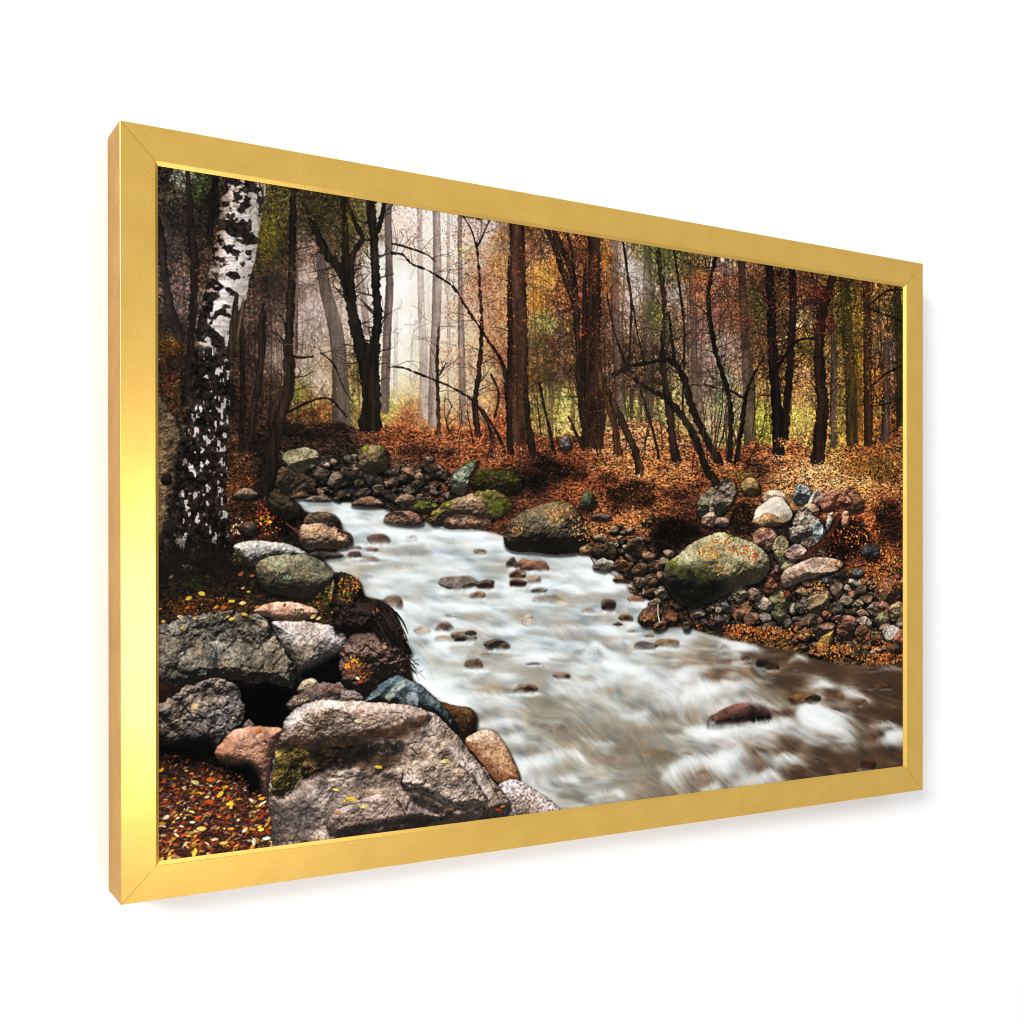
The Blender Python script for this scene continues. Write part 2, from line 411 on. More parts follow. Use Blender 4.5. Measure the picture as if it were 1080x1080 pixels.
OLIVE = [(104,94,38),(86,78,34),(130,114,46),(66,60,30)]
RUST = [(150,72,42),(176,96,60),(120,58,36),(196,120,84),(88,44,30)]
PALE = [(206,150,118),(190,126,92),(222,180,150)]
GOLD = [(198,132,60),(170,106,46),(214,160,92),(140,82,42)]
GREEN = [(94,102,50),(78,86,42),(118,122,66),(60,64,32)]
LIME = [(206,188,84),(184,166,66),(160,150,60)]
RED = [(130,44,32),(100,34,28),(150,66,46)]
DKG = [(50,50,24),(66,62,28),(38,36,20)]
YEL = [(188,168,80),(160,138,62),(138,130,58),(200,182,112)]
FOLI1 = [(288,240,14,34,260,OLIVE),(284,262,10,18,90,OLIVE),(345,212,14,14,120,DKG+OLIVE),(372,226,12,22,170,OLIVE),(366,250,10,14,80,OLIVE),(207,200,9,12,60,GREEN),(188,186,9,9,40,[(190,190,180),(150,150,140)]),
(383,262,6,18,60,OLIVE),(430,236,22,20,130,PALE+RUST[:2]),(440,268,18,14,90,PALE),(420,224,12,10,50,PALE+GOLD[:1]),(478,250,14,18,90,RUST+PALE),(500,242,20,18,150,RUST),(512,275,22,22,190,RUST),(515,315,28,38,420,RUST),(528,350,24,30,230,RUST),
(488,268,12,10,45,LIME),(497,262,8,6,25,LIME),(524,245,12,14,70,GOLD+RUST),(546,240,14,20,180,RUST[2:]+RUST[:1]),(552,275,14,24,130,RUST[2:]+RUST[:1]),(540,320,10,30,60,GOLD),(565,260,18,18,150,RUST),(578,288,20,16,170,GOLD),(572,314,18,18,150,GOLD+RUST),(592,300,14,22,110,GOLD+RUST),
(570,340,16,12,80,GREEN+LIME),(575,362,16,16,100,DKG+RUST),(600,268,18,18,130,RUST[2:]+GOLD[1:2]),(612,350,14,14,50,[(206,80,36),(170,62,34)]),(620,290,14,40,200,RUST[2:]+RUST[:1]),(640,280,8,34,190,GOLD[1:]),(650,310,8,20,60,RUST),(600,420,20,20,60,YEL),
(478,330,12,20,70,PALE+RUST),(470,375,18,16,70,PALE+RUST),(497,375,18,24,130,RUST[2:]+RUST[:2]),
(690,262,20,12,150,GREEN),(704,280,18,16,130,GREEN),(684,330,14,16,130,GREEN),(702,350,14,14,90,GREEN),(678,345,12,16,70,GREEN),(722,275,12,12,60,GREEN+DKG),(740,294,14,8,80,[(214,120,66),(180,90,52)]),(736,310,16,14,90,RUST),(742,330,16,20,90,RUST),(660,310,10,16,60,RUST),
(765,300,18,24,220,RUST),(770,335,20,22,200,RUST[2:]+RUST[:1]),(795,318,18,22,230,DKG+GREEN[:2]),(800,350,16,24,200,DKG+RUST[2:]),(812,300,14,22,140,RUST[2:]),(826,330,10,30,130,RUST[2:]+DKG),(846,300,14,22,130,RUST[2:]),
(868,308,12,8,90,RED),(875,345,8,14,60,RED),(862,352,6,22,60,RED),(893,310,14,24,230,DKG+OLIVE),(893,360,12,40,240,DKG+OLIVE),(905,340,10,34,190,GOLD[1:]+OLIVE),(850,370,10,18,90,DKG+OLIVE),(920,300,14,18,120,GOLD[1:]+RUST),(925,350,12,30,120,GOLD[1:]+OLIVE),(948,340,9,40,200,DKG),(925,400,16,30,160,GOLD[1:]+RUST),(926,435,6,4,20,YEL),
(313,412,14,14,150,[(150,150,60),(120,124,50),(176,170,90),(100,92,44)]),(330,420,12,12,60,YEL+RUST),(405,428,14,14,120,YEL+OLIVE),(372,436,12,14,110,OLIVE+GREEN[:2]),(430,440,30,14,240,RUST+PALE+OLIVE[:1]),(440,420,26,20,90,RUST+PALE),(480,440,26,14,150,RUST+GOLD[1:2]),(510,440,22,16,160,RUST),
(805,440,12,26,230,YEL+GREEN),(845,440,14,22,240,YEL+PALE),(842,405,10,22,90,GOLD+PALE),(868,440,6,20,30,YEL),(885,445,6,22,60,YEL),(888,415,6,40,90,OLIVE),(600,440,40,14,130,YEL+RUST),(676,445,40,12,120,RUST+YEL),(575,440,16,16,80,YEL+OLIVE),(183,358,12,9,70,GOLD[1:]+GOLD[:1]),(180,405,10,14,60,RUST[2:]+GOLD[3:])]
for f in FOLI1:
    leaves(*f[:4], int(f[4] * 2.1), f[5], (.7, 1.8), jit=.4, mixin=.38)
# ---------------------------------------------------------------- dark trees and twigs
rt = random.Random(3)
DK = (34, 25, 20)
def twigs(n, box, L, w, col, a, depth=2, up=True, keep=None):
    for _ in range(int(n * 1.9)):
        x = rt.uniform(box[0], box[2]); y = rt.uniform(box[1], box[3])
        if keep is not None and rt.random() > at(keep, x, y):
            continue
        ang = -1.57 + rt.gauss(0, .9) if up else rt.uniform(0, 6.28)
        lc = at(woods, x, y) * 255 * rt.uniform(.25, .5); mix = rt.random() * .7
        cc = tuple(np.array(col) * (1 - mix) + lc * mix)
        twig(x, y, ang, rt.uniform(*L), rt.uniform(*w) * .85, cc, a, depth, rt)
twigs(60, (170,190,236,360), (15,40), (.6,1.2), DK, .75)
twigs(75, (262,230,345,400), (18,50), (.6,1.3), DK, .8)
twigs(26, (320,290,400,400), (12,30), (.5,1.0), (60,44,38), .7)
twigs(16, (420,230,480,380), (12,28), (.4,.8), (120,96,84), .6)
twigs(75, (478,230,560,430), (15,42), (.6,1.2), (58,38,30), .75)
twigs(110, (558,250,640,440), (15,42), (.6,1.3), (44,30,24), .8)
twigs(110, (640,270,760,440), (18,48), (.6,1.3), (44,32,28), .8)
twigs(70, (755,290,862,430), (15,40), (.6,1.2), (34,24,20), .8)
twigs(50, (870,300,953,440), (15,45), (.6,1.2), (36,26,18), .8)
twigs(60, (262,380,345,470), (15,35), (.6,1.2), (34,24,20), .8)
twigs(40, (420,395,530,450), (10,24), (.5,1.0), (84,56,40), .75)

for pts_, a_ in (([(385,180),(500,190),(560,290),(545,445),(392,440)],.42),([(290,262),(352,256),(384,430),(290,412)],.44),([(650,240),(685,250),(682,345),(648,345)],.42),([(725,320),(784,320),(790,440),(725,440)],.34),([(560,400),(720,400),(760,450),(560,450)],.16),([(172,255),(205,262),(210,350),(176,350)],.36),([(480,235),(540,250),(600,300),(600,430),(490,430)],.16),([(268,330),(300,320),(304,400),(268,390)],.25)):
    m = polymask(pts_, soft=38) * a_
    cv += (np.clip(woods * .98 + .06, 0, .90) * np.array((1.0, .985, .955), F) - cv) * m[..., None]
for i_, (c, a, p) in enumerate([((176,162,154),.75,[(443,205,5),(443,260,5),(444,300,6.5),(445,340,7.5),(447,380,9),(449,438,9)]),((142,127,119),.85,[(460,210,7),(461,260,8.5),(461,300,9.5),(460,340,9.5),(458,380,10),(457,446,11)]),((196,182,172),.6,[(439,340,4),(436,365,5),(435,398,6)]),((128,112,104),.8,[(485,222,4.5),(485,260,4.5),(486,300,5),(486,330,6),(487,370,7),(488,444,7)]),((106,92,86),.92,[(409,212,7.5),(410,260,7.6),(411,300,7.8),(409,340,8.4),(407,390,9),(406,432,9.6)]),((94,82,75),.75,[(338,268,9),(342,300,12),(350,330,14),(356,360,15.5),(359,400,17),(360,446,20)]),((176,160,146),.6,[(473,220,3),(473,300,3),(474,430,4.5)]),((168,150,138),.6,[(496,370,3),(497,440,4)]),((206,194,184),.6,[(418,330,3.5),(417,425,4.5)]),((132,114,104),.6,[(377,250,6),(378,285,7),(383,312,7),(387,350,7)])]):
    line(p, c, a, tex=.2, edge=.15, seed=i_ + 500, jag=.5, light=.08)
for f_ in ((430,232,26,20,110,PALE+RUST[:2]),(440,262,22,16,70,PALE),(478,262,18,30,110,RUST+PALE),(500,250,22,24,150,RUST),(512,290,26,30,240,RUST),(522,340,22,36,200,RUST),(476,345,16,30,60,PALE+RUST),(470,375,20,14,60,PALE+RUST),(497,380,20,26,110,RUST),(460,430,60,12,160,RUST+PALE+OLIVE[:1]),(490,266,10,8,40,LIME),(380,262,6,18,40,OLIVE),(345,420,20,14,60,YEL+RUST),(330,330,30,50,60,RUST[2:]+PALE[:1])):
    leaves(*f_, (.7, 1.7), jit=.32, mixin=.15)
twigs(14, (425,225,540,420), (10,26), (.5,.9), (92,68,56), .65)
# ---------------------------------------------------------------- the banks under the trees
LIT = [(270,400,52,36,30),(262,440,64,44,33),(252,485,92,56,34),(275,480,70,44,34),(300,455,66,42,33),(310,470,74,46,36),(340,465,90,52,38),(360,480,60,42,34),(250,515,120,66,36),(265,545,70,38,24),(290,540,62,34,22),(285,570,86,44,26),(305,560,40,26,20),
(350,500,76,60,50),(330,490,80,62,50),(400,455,140,70,42),(420,462,172,84,44),(450,460,184,92,50),(480,462,196,98,54),(500,470,190,92,52),(520,480,186,90,52),(440,480,104,56,38),(470,485,150,74,46),(430,500,110,76,58),(460,505,128,78,56),(400,520,74,58,48),(360,520,60,50,44),
(545,480,170,82,50),(545,500,70,40,30),(560,470,150,74,42),(575,465,160,80,46),(600,460,176,92,54),(600,480,172,80,44),(570,490,70,36,24),(565,510,52,30,22),(585,500,66,32,22),(610,495,120,58,34),(630,470,196,102,58),(640,490,208,110,58),(655,460,206,118,72),(680,465,212,122,74),(670,490,206,108,56),(695,480,206,106,54),(700,500,204,106,54),
(620,510,170,82,44),(600,520,176,84,46),(640,510,150,70,38),(590,535,170,84,48),(615,540,160,76,44),(560,530,120,62,40),(650,530,90,46,28),(660,545,206,112,60),(640,545,196,102,54),(625,550,130,78,48),(690,530,150,76,42),(700,520,178,92,48),(720,500,206,106,54),(735,480,196,98,50),(745,505,170,82,44),(720,530,100,50,32),(700,560,44,24,18),(730,555,70,34,24),(680,560,170,92,54),(685,570,90,56,40),
(720,460,170,104,60),(745,465,150,90,58),(760,470,170,78,44),(770,495,170,84,44),(785,480,150,74,42),(800,478,140,74,44),(800,500,110,66,40),(815,490,190,104,54),(835,470,176,92,44),(835,485,186,112,54),(850,500,214,136,76),(830,505,204,122,66),(870,500,212,134,74),(890,505,210,132,72),(910,510,210,132,62),(880,485,196,128,58),(900,480,176,98,40),(920,475,156,88,36),(905,492,130,84,36),(935,490,110,78,34),(945,480,150,92,40),(945,510,160,96,50),(925,520,196,110,52),(940,535,96,52,30),(930,545,80,42,28),(915,545,196,98,48),(920,565,190,90,44),(945,560,90,46,30),(935,580,150,74,42),(920,600,150,80,48),(945,600,140,80,52),(905,575,110,54,32),(880,530,150,80,50),(860,470,150,80,44),
(690,590,110,80,60),(670,600,110,84,64),(720,600,60,40,28),(760,640,70,54,44),(800,660,96,70,52),(850,640,110,84,66),(900,640,120,90,72),(900,680,150,100,56),(940,690,160,100,56),(940,640,120,84,66),(860,670,90,70,54),(830,670,160,100,50),(790,665,170,104,52),(860,600,110,80,60),(790,600,70,54,38),(830,560,60,40,30),
(180,600,36,26,18),(215,600,34,25,17),(240,615,36,27,19),(260,605,50,34,22),(190,620,52,36,22),(200,640,80,50,28),(230,630,60,40,24),(260,640,90,58,34),(275,635,60,40,28),(330,640,90,60,36),(355,620,70,50,30),(360,640,60,40,24),
(190,800,56,38,30),(200,790,30,20,16),(240,800,40,26,20),(270,830,40,26,20),(200,830,120,72,40),(240,840,130,76,44),(190,850,120,84,64),(230,870,132,84,62),(270,870,136,80,56),(190,890,110,84,66),(250,890,140,96,70),
(300,740,12,9,8),(350,740,50,40,36),(330,720,60,45,36)]
litter = field([(p[0], p[1], p[2] / 255, p[3] / 255, p[4] / 255) for p in LIT], 3.4)
lg = litter.mean(2, keepdims=True); litter = np.clip((lg + (litter - lg) * .78) * np.array((.97, 1.03, 1.0), F), 0, 1)
xl_ = (np.arange(CW, dtype=F) / S + AX)[None, :, None]; yl_ = (np.arange(CH, dtype=F) / S + AY)[:, None, None]
litter = litter * (1 + sst(760, 840, xl_) * sst(575, 540, yl_) * np.array((.03, -.05, -.02), F))
litter = np.clip(litter * (1 + .16 * sst(600, 660, xl_) * sst(580, 540, yl_) + .16 * sst(770, 830, xl_) * sst(570, 530, yl_)), 0, 1)
groundtop = [(165,478),(200,470),(240,468),(262,455),(300,452),(330,448),(352,446),(372,450),(395,452),(415,450),(440,454),(470,452),(500,455),(530,456),(555,458),(580,462),(600,458),(625,460),(645,452),(660,446),(690,446),(712,452),(730,462),(750,468),(775,474),(795,466),(815,470),(835,464),(855,474),(880,476),(900,470),(920,470),(940,468),(962,474),(962,930),(165,930)]
gm = polymask(groundtop, soft=5)
gm = sst(.3, .7, gm + (tile(12, CH, CW, 71, 17) - .5) * .5)
flat_ = lambda c, a, b: tile(c, CH * 2, CW, a, b)[::2][:CH]
gtex = (.44 + .74 * sst(.28, .72, flat_(3, 211, 190))) * (1 + .7 * (flat_(6, 11, 90) - .5) + .35 * (flat_(12, 5, 7) - .5) + .35 * (tile(24, CH * 3, CW, 50, 71)[::3][:CH] - .5))
cv[:] = cv + (litter * (gtex * .84)[..., None] - cv) * (gm * (1 - 0))[..., None]
scatter(34000, (166, 446, 958, 640), (.8, 1.8), .46, asp=.42, keep=gm, src=litter, ang=0.05, a=.92, warm=.05, lift=.92)
# dark hollows in the litter
HOL = [(432,476,16,4,.6),(470,478,14,4,.6),(512,482,9,5,.4),(570,486,20,7,.75),(562,506,16,10,.75),(596,498,12,8,.7),(612,502,10,5,.6),(640,504,9,4,.6),(668,520,26,15,.8),(686,514,9,5,.6),(735,512,10,4,.6),(716,520,18,6,.5),(715,560,20,16,.9),(700,572,12,16,.92),(787,545,18,20,.85),(800,494,14,9,.6),(820,486,10,6,.5),(935,500,18,7,.45),(938,540,14,14,.6),(888,570,26,22,.9),(905,578,14,14,.8),(300,452,20,6,.5),(330,460,24,7,.55),(290,500,18,16,.5),(275,470,14,18,.45),(300,545,16,16,.7),(352,455,24,8,.4),(655,536,14,4,.5),(940,560,14,16,.5),(600,470,4,6,.4),(630,484,4,6,.5),(700,495,6,3,.5)]
dark = np.zeros((CH, CW), F)
for (x, y, rx, ry, a) in HOL:
    m = polymask(ell(x, y, rx, ry, wob=.3), soft=3.5)
    dark = np.maximum(dark, m * a * np.clip(.55 + 1.0 * tile(12, CH, CW, int(x), int(y)), 0, 1))
dark = dark * .82
cv *= (1 - np.clip(dark, 0, .95))[..., None]
def litleaf(n, x0, y0, x1, y1, size=(1.0, 2.2), jit=.3, lift=1.14, asp=.44, keep=None):
    scatter(n, (x0, y0, x1, y1), size, jit, asp=asp, src=litter, a=.92, lift=lift, keep=keep)
litleaf(3800, 560, 450, 760, 560, keep=gm * (1 - dark), size=(.7, 1.6)); litleaf(3800, 790, 478, 955, 545, keep=gm * (1 - dark), size=(.7, 1.6)); litleaf(2400, 400, 452, 560, 505, keep=gm * (1 - dark), size=(.7, 1.6))
leaves(668, 522, 22, 14, 60, [(120,64,36),(96,48,30),(60,50,26)]); leaves(788, 545, 15, 18, 60, [(90,60,40),(110,70,40),(60,40,30)])
leaves(905, 560, 28, 20, 160, [(200,104,50),(170,80,40),(224,140,80)]); leaves(930, 590, 24, 20, 220, [(190,100,50),(150,76,44),(222,150,70),(110,60,40)])
leaves(905, 492, 24, 7, 120, [(150,96,40),(120,80,36),(180,120,50),(90,70,34)]); leaves(930, 490, 20, 10, 140, [(96,80,36),(140,96,44),(80,60,30)])
leaves(275, 550, 22, 20, 130, [(170,70,36),(196,96,50),(120,50,32),(214,150,70),(80,44,28)]); leaves(250, 555, 8, 10, 40, [(214,190,150),(200,120,60)])
leaves(255, 505, 16, 26, 120, [(150,84,44),(120,66,36),(96,56,34)]); leaves(280, 550, 8, 8, 20, [(230,130,50),(240,160,70)], (1.5, 3.2))
leaves(780, 500, 14, 5, 50, [(96,100,40),(70,76,30)]); leaves(322, 492, 20, 16, 60, [(96,80,62),(120,96,76)])
twigs(20, (255,470,330,540), (12,26), (.6,1.2), (40,28,22), .8); twigs(14, (900,470,953,520), (8,20), (.5,1.0), (120,80,40), .7)
line([(296,476,1.6),(310,490,1.6),(326,508,1.8),(338,520,1.4)], (120,104,88), .9)
line([(298,532,1.2),(302,552,1.2),(318,560,1.4)], (110,66,56), .8)
TREES = [  # colour, points (x, y, width)
((46,38,34),[(170,250,8),(174,290,9),(180,325,11),(190,356,12)]),
((40,31,27),[(199,192,6),(202,250,9),(206,282,10),(204,320,9),(201,365,8),(195,425,9)]),
((28,22,18),[(228,180,7),(225,215,7),(221,256,7)]),
((58,46,34),[(256,300,6),(253,330,10),(249,372,12)]),
((44,33,26),[(277,340,9),(275,385,8),(268,430,7),(262,478,6)]),((40,30,25),[(256,360,6),(256,420,6),(254,480,6)]),
((44,33,26),[(309,200,6),(309,240,8),(308,290,8.5),(306,335,10),(304,372,12),(306,400,13),(302,422,13),(296,440,13),(291,462,14),(286,488,15),(281,512,17),(278,527,22)]),
((96,80,70),[(313,308,3.5),(312,372,4.5)]),
((36,28,22),[(326,228,5),(334,246,8),(345,268,9),(358,284,10),(367,306,11.5),(374,340,13),(380,366,14),(388,400,16)]),
((34,26,20),[(362,208,6),(364,250,8),(366,285,10),(371,315,11)]),
((36,28,20),[(370,222,4),(376,238,4.5),(383,252,5),(377,260,6),(371,275,7),(371,312,8)]),
((38,29,23),[(390,206,9),(392,226,10),(394,250,9.5),(395.5,276,9.5),(397,312,9.5),(398.5,336,10),(395.5,362,12),(391,400,16)]),
((36,28,22),[(406,210,5),(402,232,5.5),(398,244,6)]),
((36,28,22),[(389,381,20),(390,392,21),(391,405,21),(392,425,21),(391,441,22),(390,456,24)]),
((70,50,40),[(463,345,2),(461,380,3.5),(462,420,4),(463,462,4)]),((60,44,36),[(462,398,2.5),(470,384,2)]),
((42,29,24),[(503,255,2),(506,300,3),(508,340,3.6),(506,385,5),(501,425,6.5),(504,462,7)]),
((48,34,28),[(503,262,2),(497,242,1.4),(487,226,1)]),((48,34,28),[(503,262,2),(514,238,1.5),(519,226,1)]),
((48,34,28),[(414,257,2),(430,261,2),(449,268,1.6),(460,276,1)]),
((44,31,26),[(414,267,3),(425,269,3),(435,279,2.6),(453,286,2.2),(478,303,2.4),(493,326,2.4),(517,362,3),(531,386,4),(535,420,5),(538,450,5.5),(540,482,6)]),
((48,34,27),[(410,387,1.6),(425,388,1.8),(441,394,2.2),(471,406,2.2),(497,421,2.8),(511,439,3.4),(518,458,3.4),(519,486,3.4)]),
((44,30,24),[(507,430,2.5),(525,458,3.4),(533,482,4)]),((44,30,24),[(522,440,3),(526,415,2.4),(518,395,2)]),
((66,46,35),[(545,226,17),(546,280,18),(547,350,21),(547,400,22),(548,440,24),(549,470,27)]),
((44,28,22),[(537,290,4),(538,340,6),(537,400,6),(537,440,7),(538,482,7)]),((40,26,20),[(556,440,5),(560,470,6),(562,485,7)]),
((56,38,29),[(626,240,14),(627,300,15),(625,350,18),(625,400,22),(627,440,25),(624,474,24)]),
((42,28,22),[(617,300,5),(616,360,6),(614,420,7),(618,476,6)]),
((46,33,26),[(574,238,5),(586,262,6),(592,282,6.5),(601,306,7),(607,332,6.5),(610,370,6),(611,410,6),(614,440,5)]),
((48,34,27),[(583,236,5),(590,258,6.5),(602,282,7),(608,318,6),(609,340,5)]),((44,32,26),[(596,240,3),(603,262,3),(606,284,3)]),
((44,31,25),[(656,244,2.2),(660,275,2.6),(666,319,2.8),(665,350,2.4),(663,392,2)]),
((40,30,25),[(668,322,1.6),(672,350,1.8),(680,384,2)]),((40,30,25),[(640,310,1.6),(648,350,2),(660,384,2.4)]),
((46,34,28),[(694,255,4),(697,290,5),(701,320,5.4),(700,350,5.4),(699,380,6.4),(702,405,8),(706,432,9),(709,460,9),(713,490,11)]),
((36,27,22),[(714,285,2.6),(719,320,2.6),(722,352,2.6),(721,392,2.4),(720,436,2)]),((40,30,25),[(705,330,3),(709,360,3.4),(712,385,4)]),
((30,23,19),[(756,268,4),(749,296,4.5),(747,318,4.5),(750,345,5),(754,368,5),(760,388,5),(768,414,5.5),(771,437,5.5),(770,470,5.5),(769,490,6.5)]),
((62,56,42),[(624,407,4),(637,400,4),(650,394,4.6)]),
((32,25,19),[(648,395,4.6),(666,386,4.6),(688,382,4.4),(703,379,5.4),(713,386,6.4),(722,400,7.4),(730,430,8),(739,450,8),(750,472,9),(758,492,9)]),
((36,29,19),[(681,408,4),(690,414,5.4),(704,421,6.4),(718,437,8),(731,457,8.5),(740,480,8.5),(748,500,9.5),(756,516,10)]),
((74,50,35),[(634,400,9),(642,424,9.5),(649,452,8),(652,482,9)]),((60,45,30),[(644,418,6),(653,438,7.4),(662,457,7.6),(670,476,8.2),(675,502,9)]),
((38,27,22),[(569,404,2.6),(575,433,3),(580,455,3.6),(584,480,4.6)]),((52,36,28),[(555,420,6),(558,450,6),(562,484,8)]),
((44,32,26),[(676,412,2),(686,445,3),(692,468,3),(695,487,3.4)]),((44,32,26),[(600,440,2),(615,478,3)]),
((28,21,18),[(806,376,2),(794,398,3),(786,420,4.6),(783,446,5),(779,470,5),(777,492,6)]),((28,21,18),[(742,405,1.4),(758,410,1.6),(770,412,2),(786,421,2.6)]),
((26,19,16),[(811,280,10),(814,330,10),(815,370,10.5),(817,400,11.5),(820,440,12.5),(821,482,14)]),
((33,23,18),[(836,282,8),(836,330,8),(834,370,8),(832,400,8.4),(829,440,9),(828,466,9)]),
((44,28,21),[(880,286,10),(872,310,10.5),(867,332,11),(864,356,11),(864,381,11.5),(866,410,13),(868,432,14.5),(865,456,14.5),(863,490,15)]),
((26,19,16),[(860,357,2.2),(845,358,2.8),(836,364,2.8),(827,377,3.2),(818,390,3.2),(809,399,2.4)]),
((26,19,16),[(953,306,2),(940,306,2),(928,312,1.8),(914,324,1.4)]),((26,19,16),[(953,340,2.2),(935,332,2),(916,326,1.4)]),((26,19,16),[(953,385,2),(935,394,2),(918,408,1.4)]),((26,19,16),[(953,420,1.6),(935,426,1.6),(918,429,1.2)]),
((34,26,22),[(366,440,2),(350,422,2),(340,420,2),(326,424,2.6),(306,434,3)]),((36,28,24),[(302,372,3),(315,377,2.6),(330,376,2)]),
((34,26,22),[(372,424,1.2),(362,408,1.6),(352,384,1.6),(338,372,1.4)]),
]
for i, (c, p) in enumerate(TREES):
    p = [(x, y, w * .92) for x, y, w in p]
    x, y, w = p[0]; ed = 176 + .1616 * (x - 170)
    if y < ed + 24 and p[1][1] > y:
        p.insert(0, (x - (p[1][0] - x) / max(4, p[1][1] - y) * 30, y - 30, w * .95))
    elif w > 3 and p[1][1] > y:
        p.insert(0, (x - (p[1][0] - x) / max(4, p[1][1] - y) * 22, y - 22, .8))
    if p[-1][1] > 440 and p[-1][2] > 2.5:      # root flare
        x, y, w = p[-1]; y -= w * .4; p[-1] = (x, y - 3, w * 1.02); p.append((x + rt.gauss(0, .6), y, w * 1.14))
    sp = spline(p, 6, closed=False)
    for q_ in sp:
        if q_[1] < 425 and rt.random() < (.55 if q_[2] > 3 else .3):
            twig(q_[0], q_[1], -1.57 + rt.choice((-1, 1)) * rt.uniform(.35, 1.35), rt.uniform(10, 34), max(.6, min(2.0, q_[2] * .22)), tuple(np.array(c) * rt.uniform(.8, 1.2)), .9, 2, rt, .28)
    line(p, c, .97, seed=i + 60, tex=.42, edge=.35, jag=min(1.3, .25 + .1 * max(q[2] for q in p)), light=.10 if i % 2 else -.08)
    x, y, w = p[-1]
    if y > 440:
        for _ in range(int(14 + w * 7)):
            xx = x + rt.gauss(0, w * .5 + 1.5); yy = y + w * .45 + rt.gauss(-.5, 1.8)
            cc = at(litter, xx, yy + 4) * math.exp(rt.gauss(.05, .4))
            dab(xx, yy, rt.uniform(.9, 2.0), rt.uniform(.5, 1.0), rt.gauss(0, .5), np.clip(cc, 0, 1), .92)
for (x, y, r, n) in ((868,300,12,110),(864,350,7,110),(862,420,8,60),(836,310,9,120),(814,310,10,140),(815,370,8,60),(626,290,11,240),(625,360,11,200),(625,430,12,120),(547,280,11,240),(547,350,12,220),(547,420,12,140),(700,330,9,60),(604,320,8,80),(898,380,9,120),(915,360,8,120),(787,340,8,90)):
    leaves(x, y, r, r * 2.6, n, [RUST[0], RUST[2], RUST[4], (60,40,30), (44,32,26), (96,56,38)] + (RED[1:2] if x > 800 else []), (.7, 1.7), .8, jit=.4, mixin=.25)
leaves(694, 335, 16, 24, 160, GREEN, (.7,1.7), jit=.35, mixin=.3); leaves(690, 270, 24, 12, 140, GREEN, (.7,1.7), jit=.35, mixin=.3); leaves(740, 292, 12, 8, 40, [(200,112,64),(170,90,56)], (.7,1.7), mixin=.3)
leaves(614, 352, 5, 4, 22, [(210,86,40),(180,80,44)], (.7,1.6)); leaves(515, 318, 26, 36, 320, RUST, (.7,1.7), jit=.4, mixin=.2); leaves(495,300,30,40,160,RUST,(.7,1.6),jit=.4,mixin=.2); leaves(870, 310, 10, 6, 50, RED, (.7,1.6))
leaves(340, 230, 20, 16, 110, OLIVE, (.7,1.7), mixin=.3); leaves(365, 245, 10, 14, 80, OLIVE, (.7,1.7), mixin=.3); leaves(284, 240, 14, 30, 160, OLIVE, (.7,1.7), mixin=.3); leaves(660,300,90,60,300,RUST,(.6,1.5),jit=.4,mixin=.4); leaves(780,320,60,40,300,RUST[2:],(.6,1.5),jit=.4,mixin=.4); leaves(590,290,30,40,200,GOLD,(.6,1.5),jit=.35,mixin=.35)

for _ in range(50):          # saplings on the bank
    x = rt.uniform(470, 800); y = rt.uniform(455, 505) - (6 if x < 560 else 0)
    if x > 740 and y > 488: y = 484
    h_ = rt.uniform(22, 70); an = -1.57 + rt.gauss(0, .16); w_ = rt.uniform(.7, 1.7)
    c_ = rt.choice([(40,28,22),(58,40,30),(76,52,38),(34,26,22)])
    tx_, ty_ = x + math.cos(an) * h_, y + math.sin(an) * h_
    line([(tx_, ty_, w_ * .4), ((x + tx_) / 2 + rt.gauss(0, 2.5), (y + ty_) / 2, w_ * .75), (x, y, w_)], c_, .9, tex=0, edge=0)
    for k_ in range(3):
        t_ = rt.uniform(.35, .95)
        twig(x + (tx_ - x) * t_, y + (ty_ - y) * t_, an + rt.choice((-1, 1)) * rt.uniform(.3, .9), rt.uniform(8, 22), w_ * .55, c_, .85, 1, rt, .25)
for _ in range(40):          # dead twigs lying in the litter
    x = rt.uniform(400, 945); y = rt.uniform(470, 540)
    twig(x, y, rt.choice((0, 3.14)) + rt.gauss(0, .5), rt.uniform(6, 18), rt.uniform(.6, 1.2), rt.choice([(60,42,34),(120,96,80),(40,28,22)]), .8, 1, rt, .2)
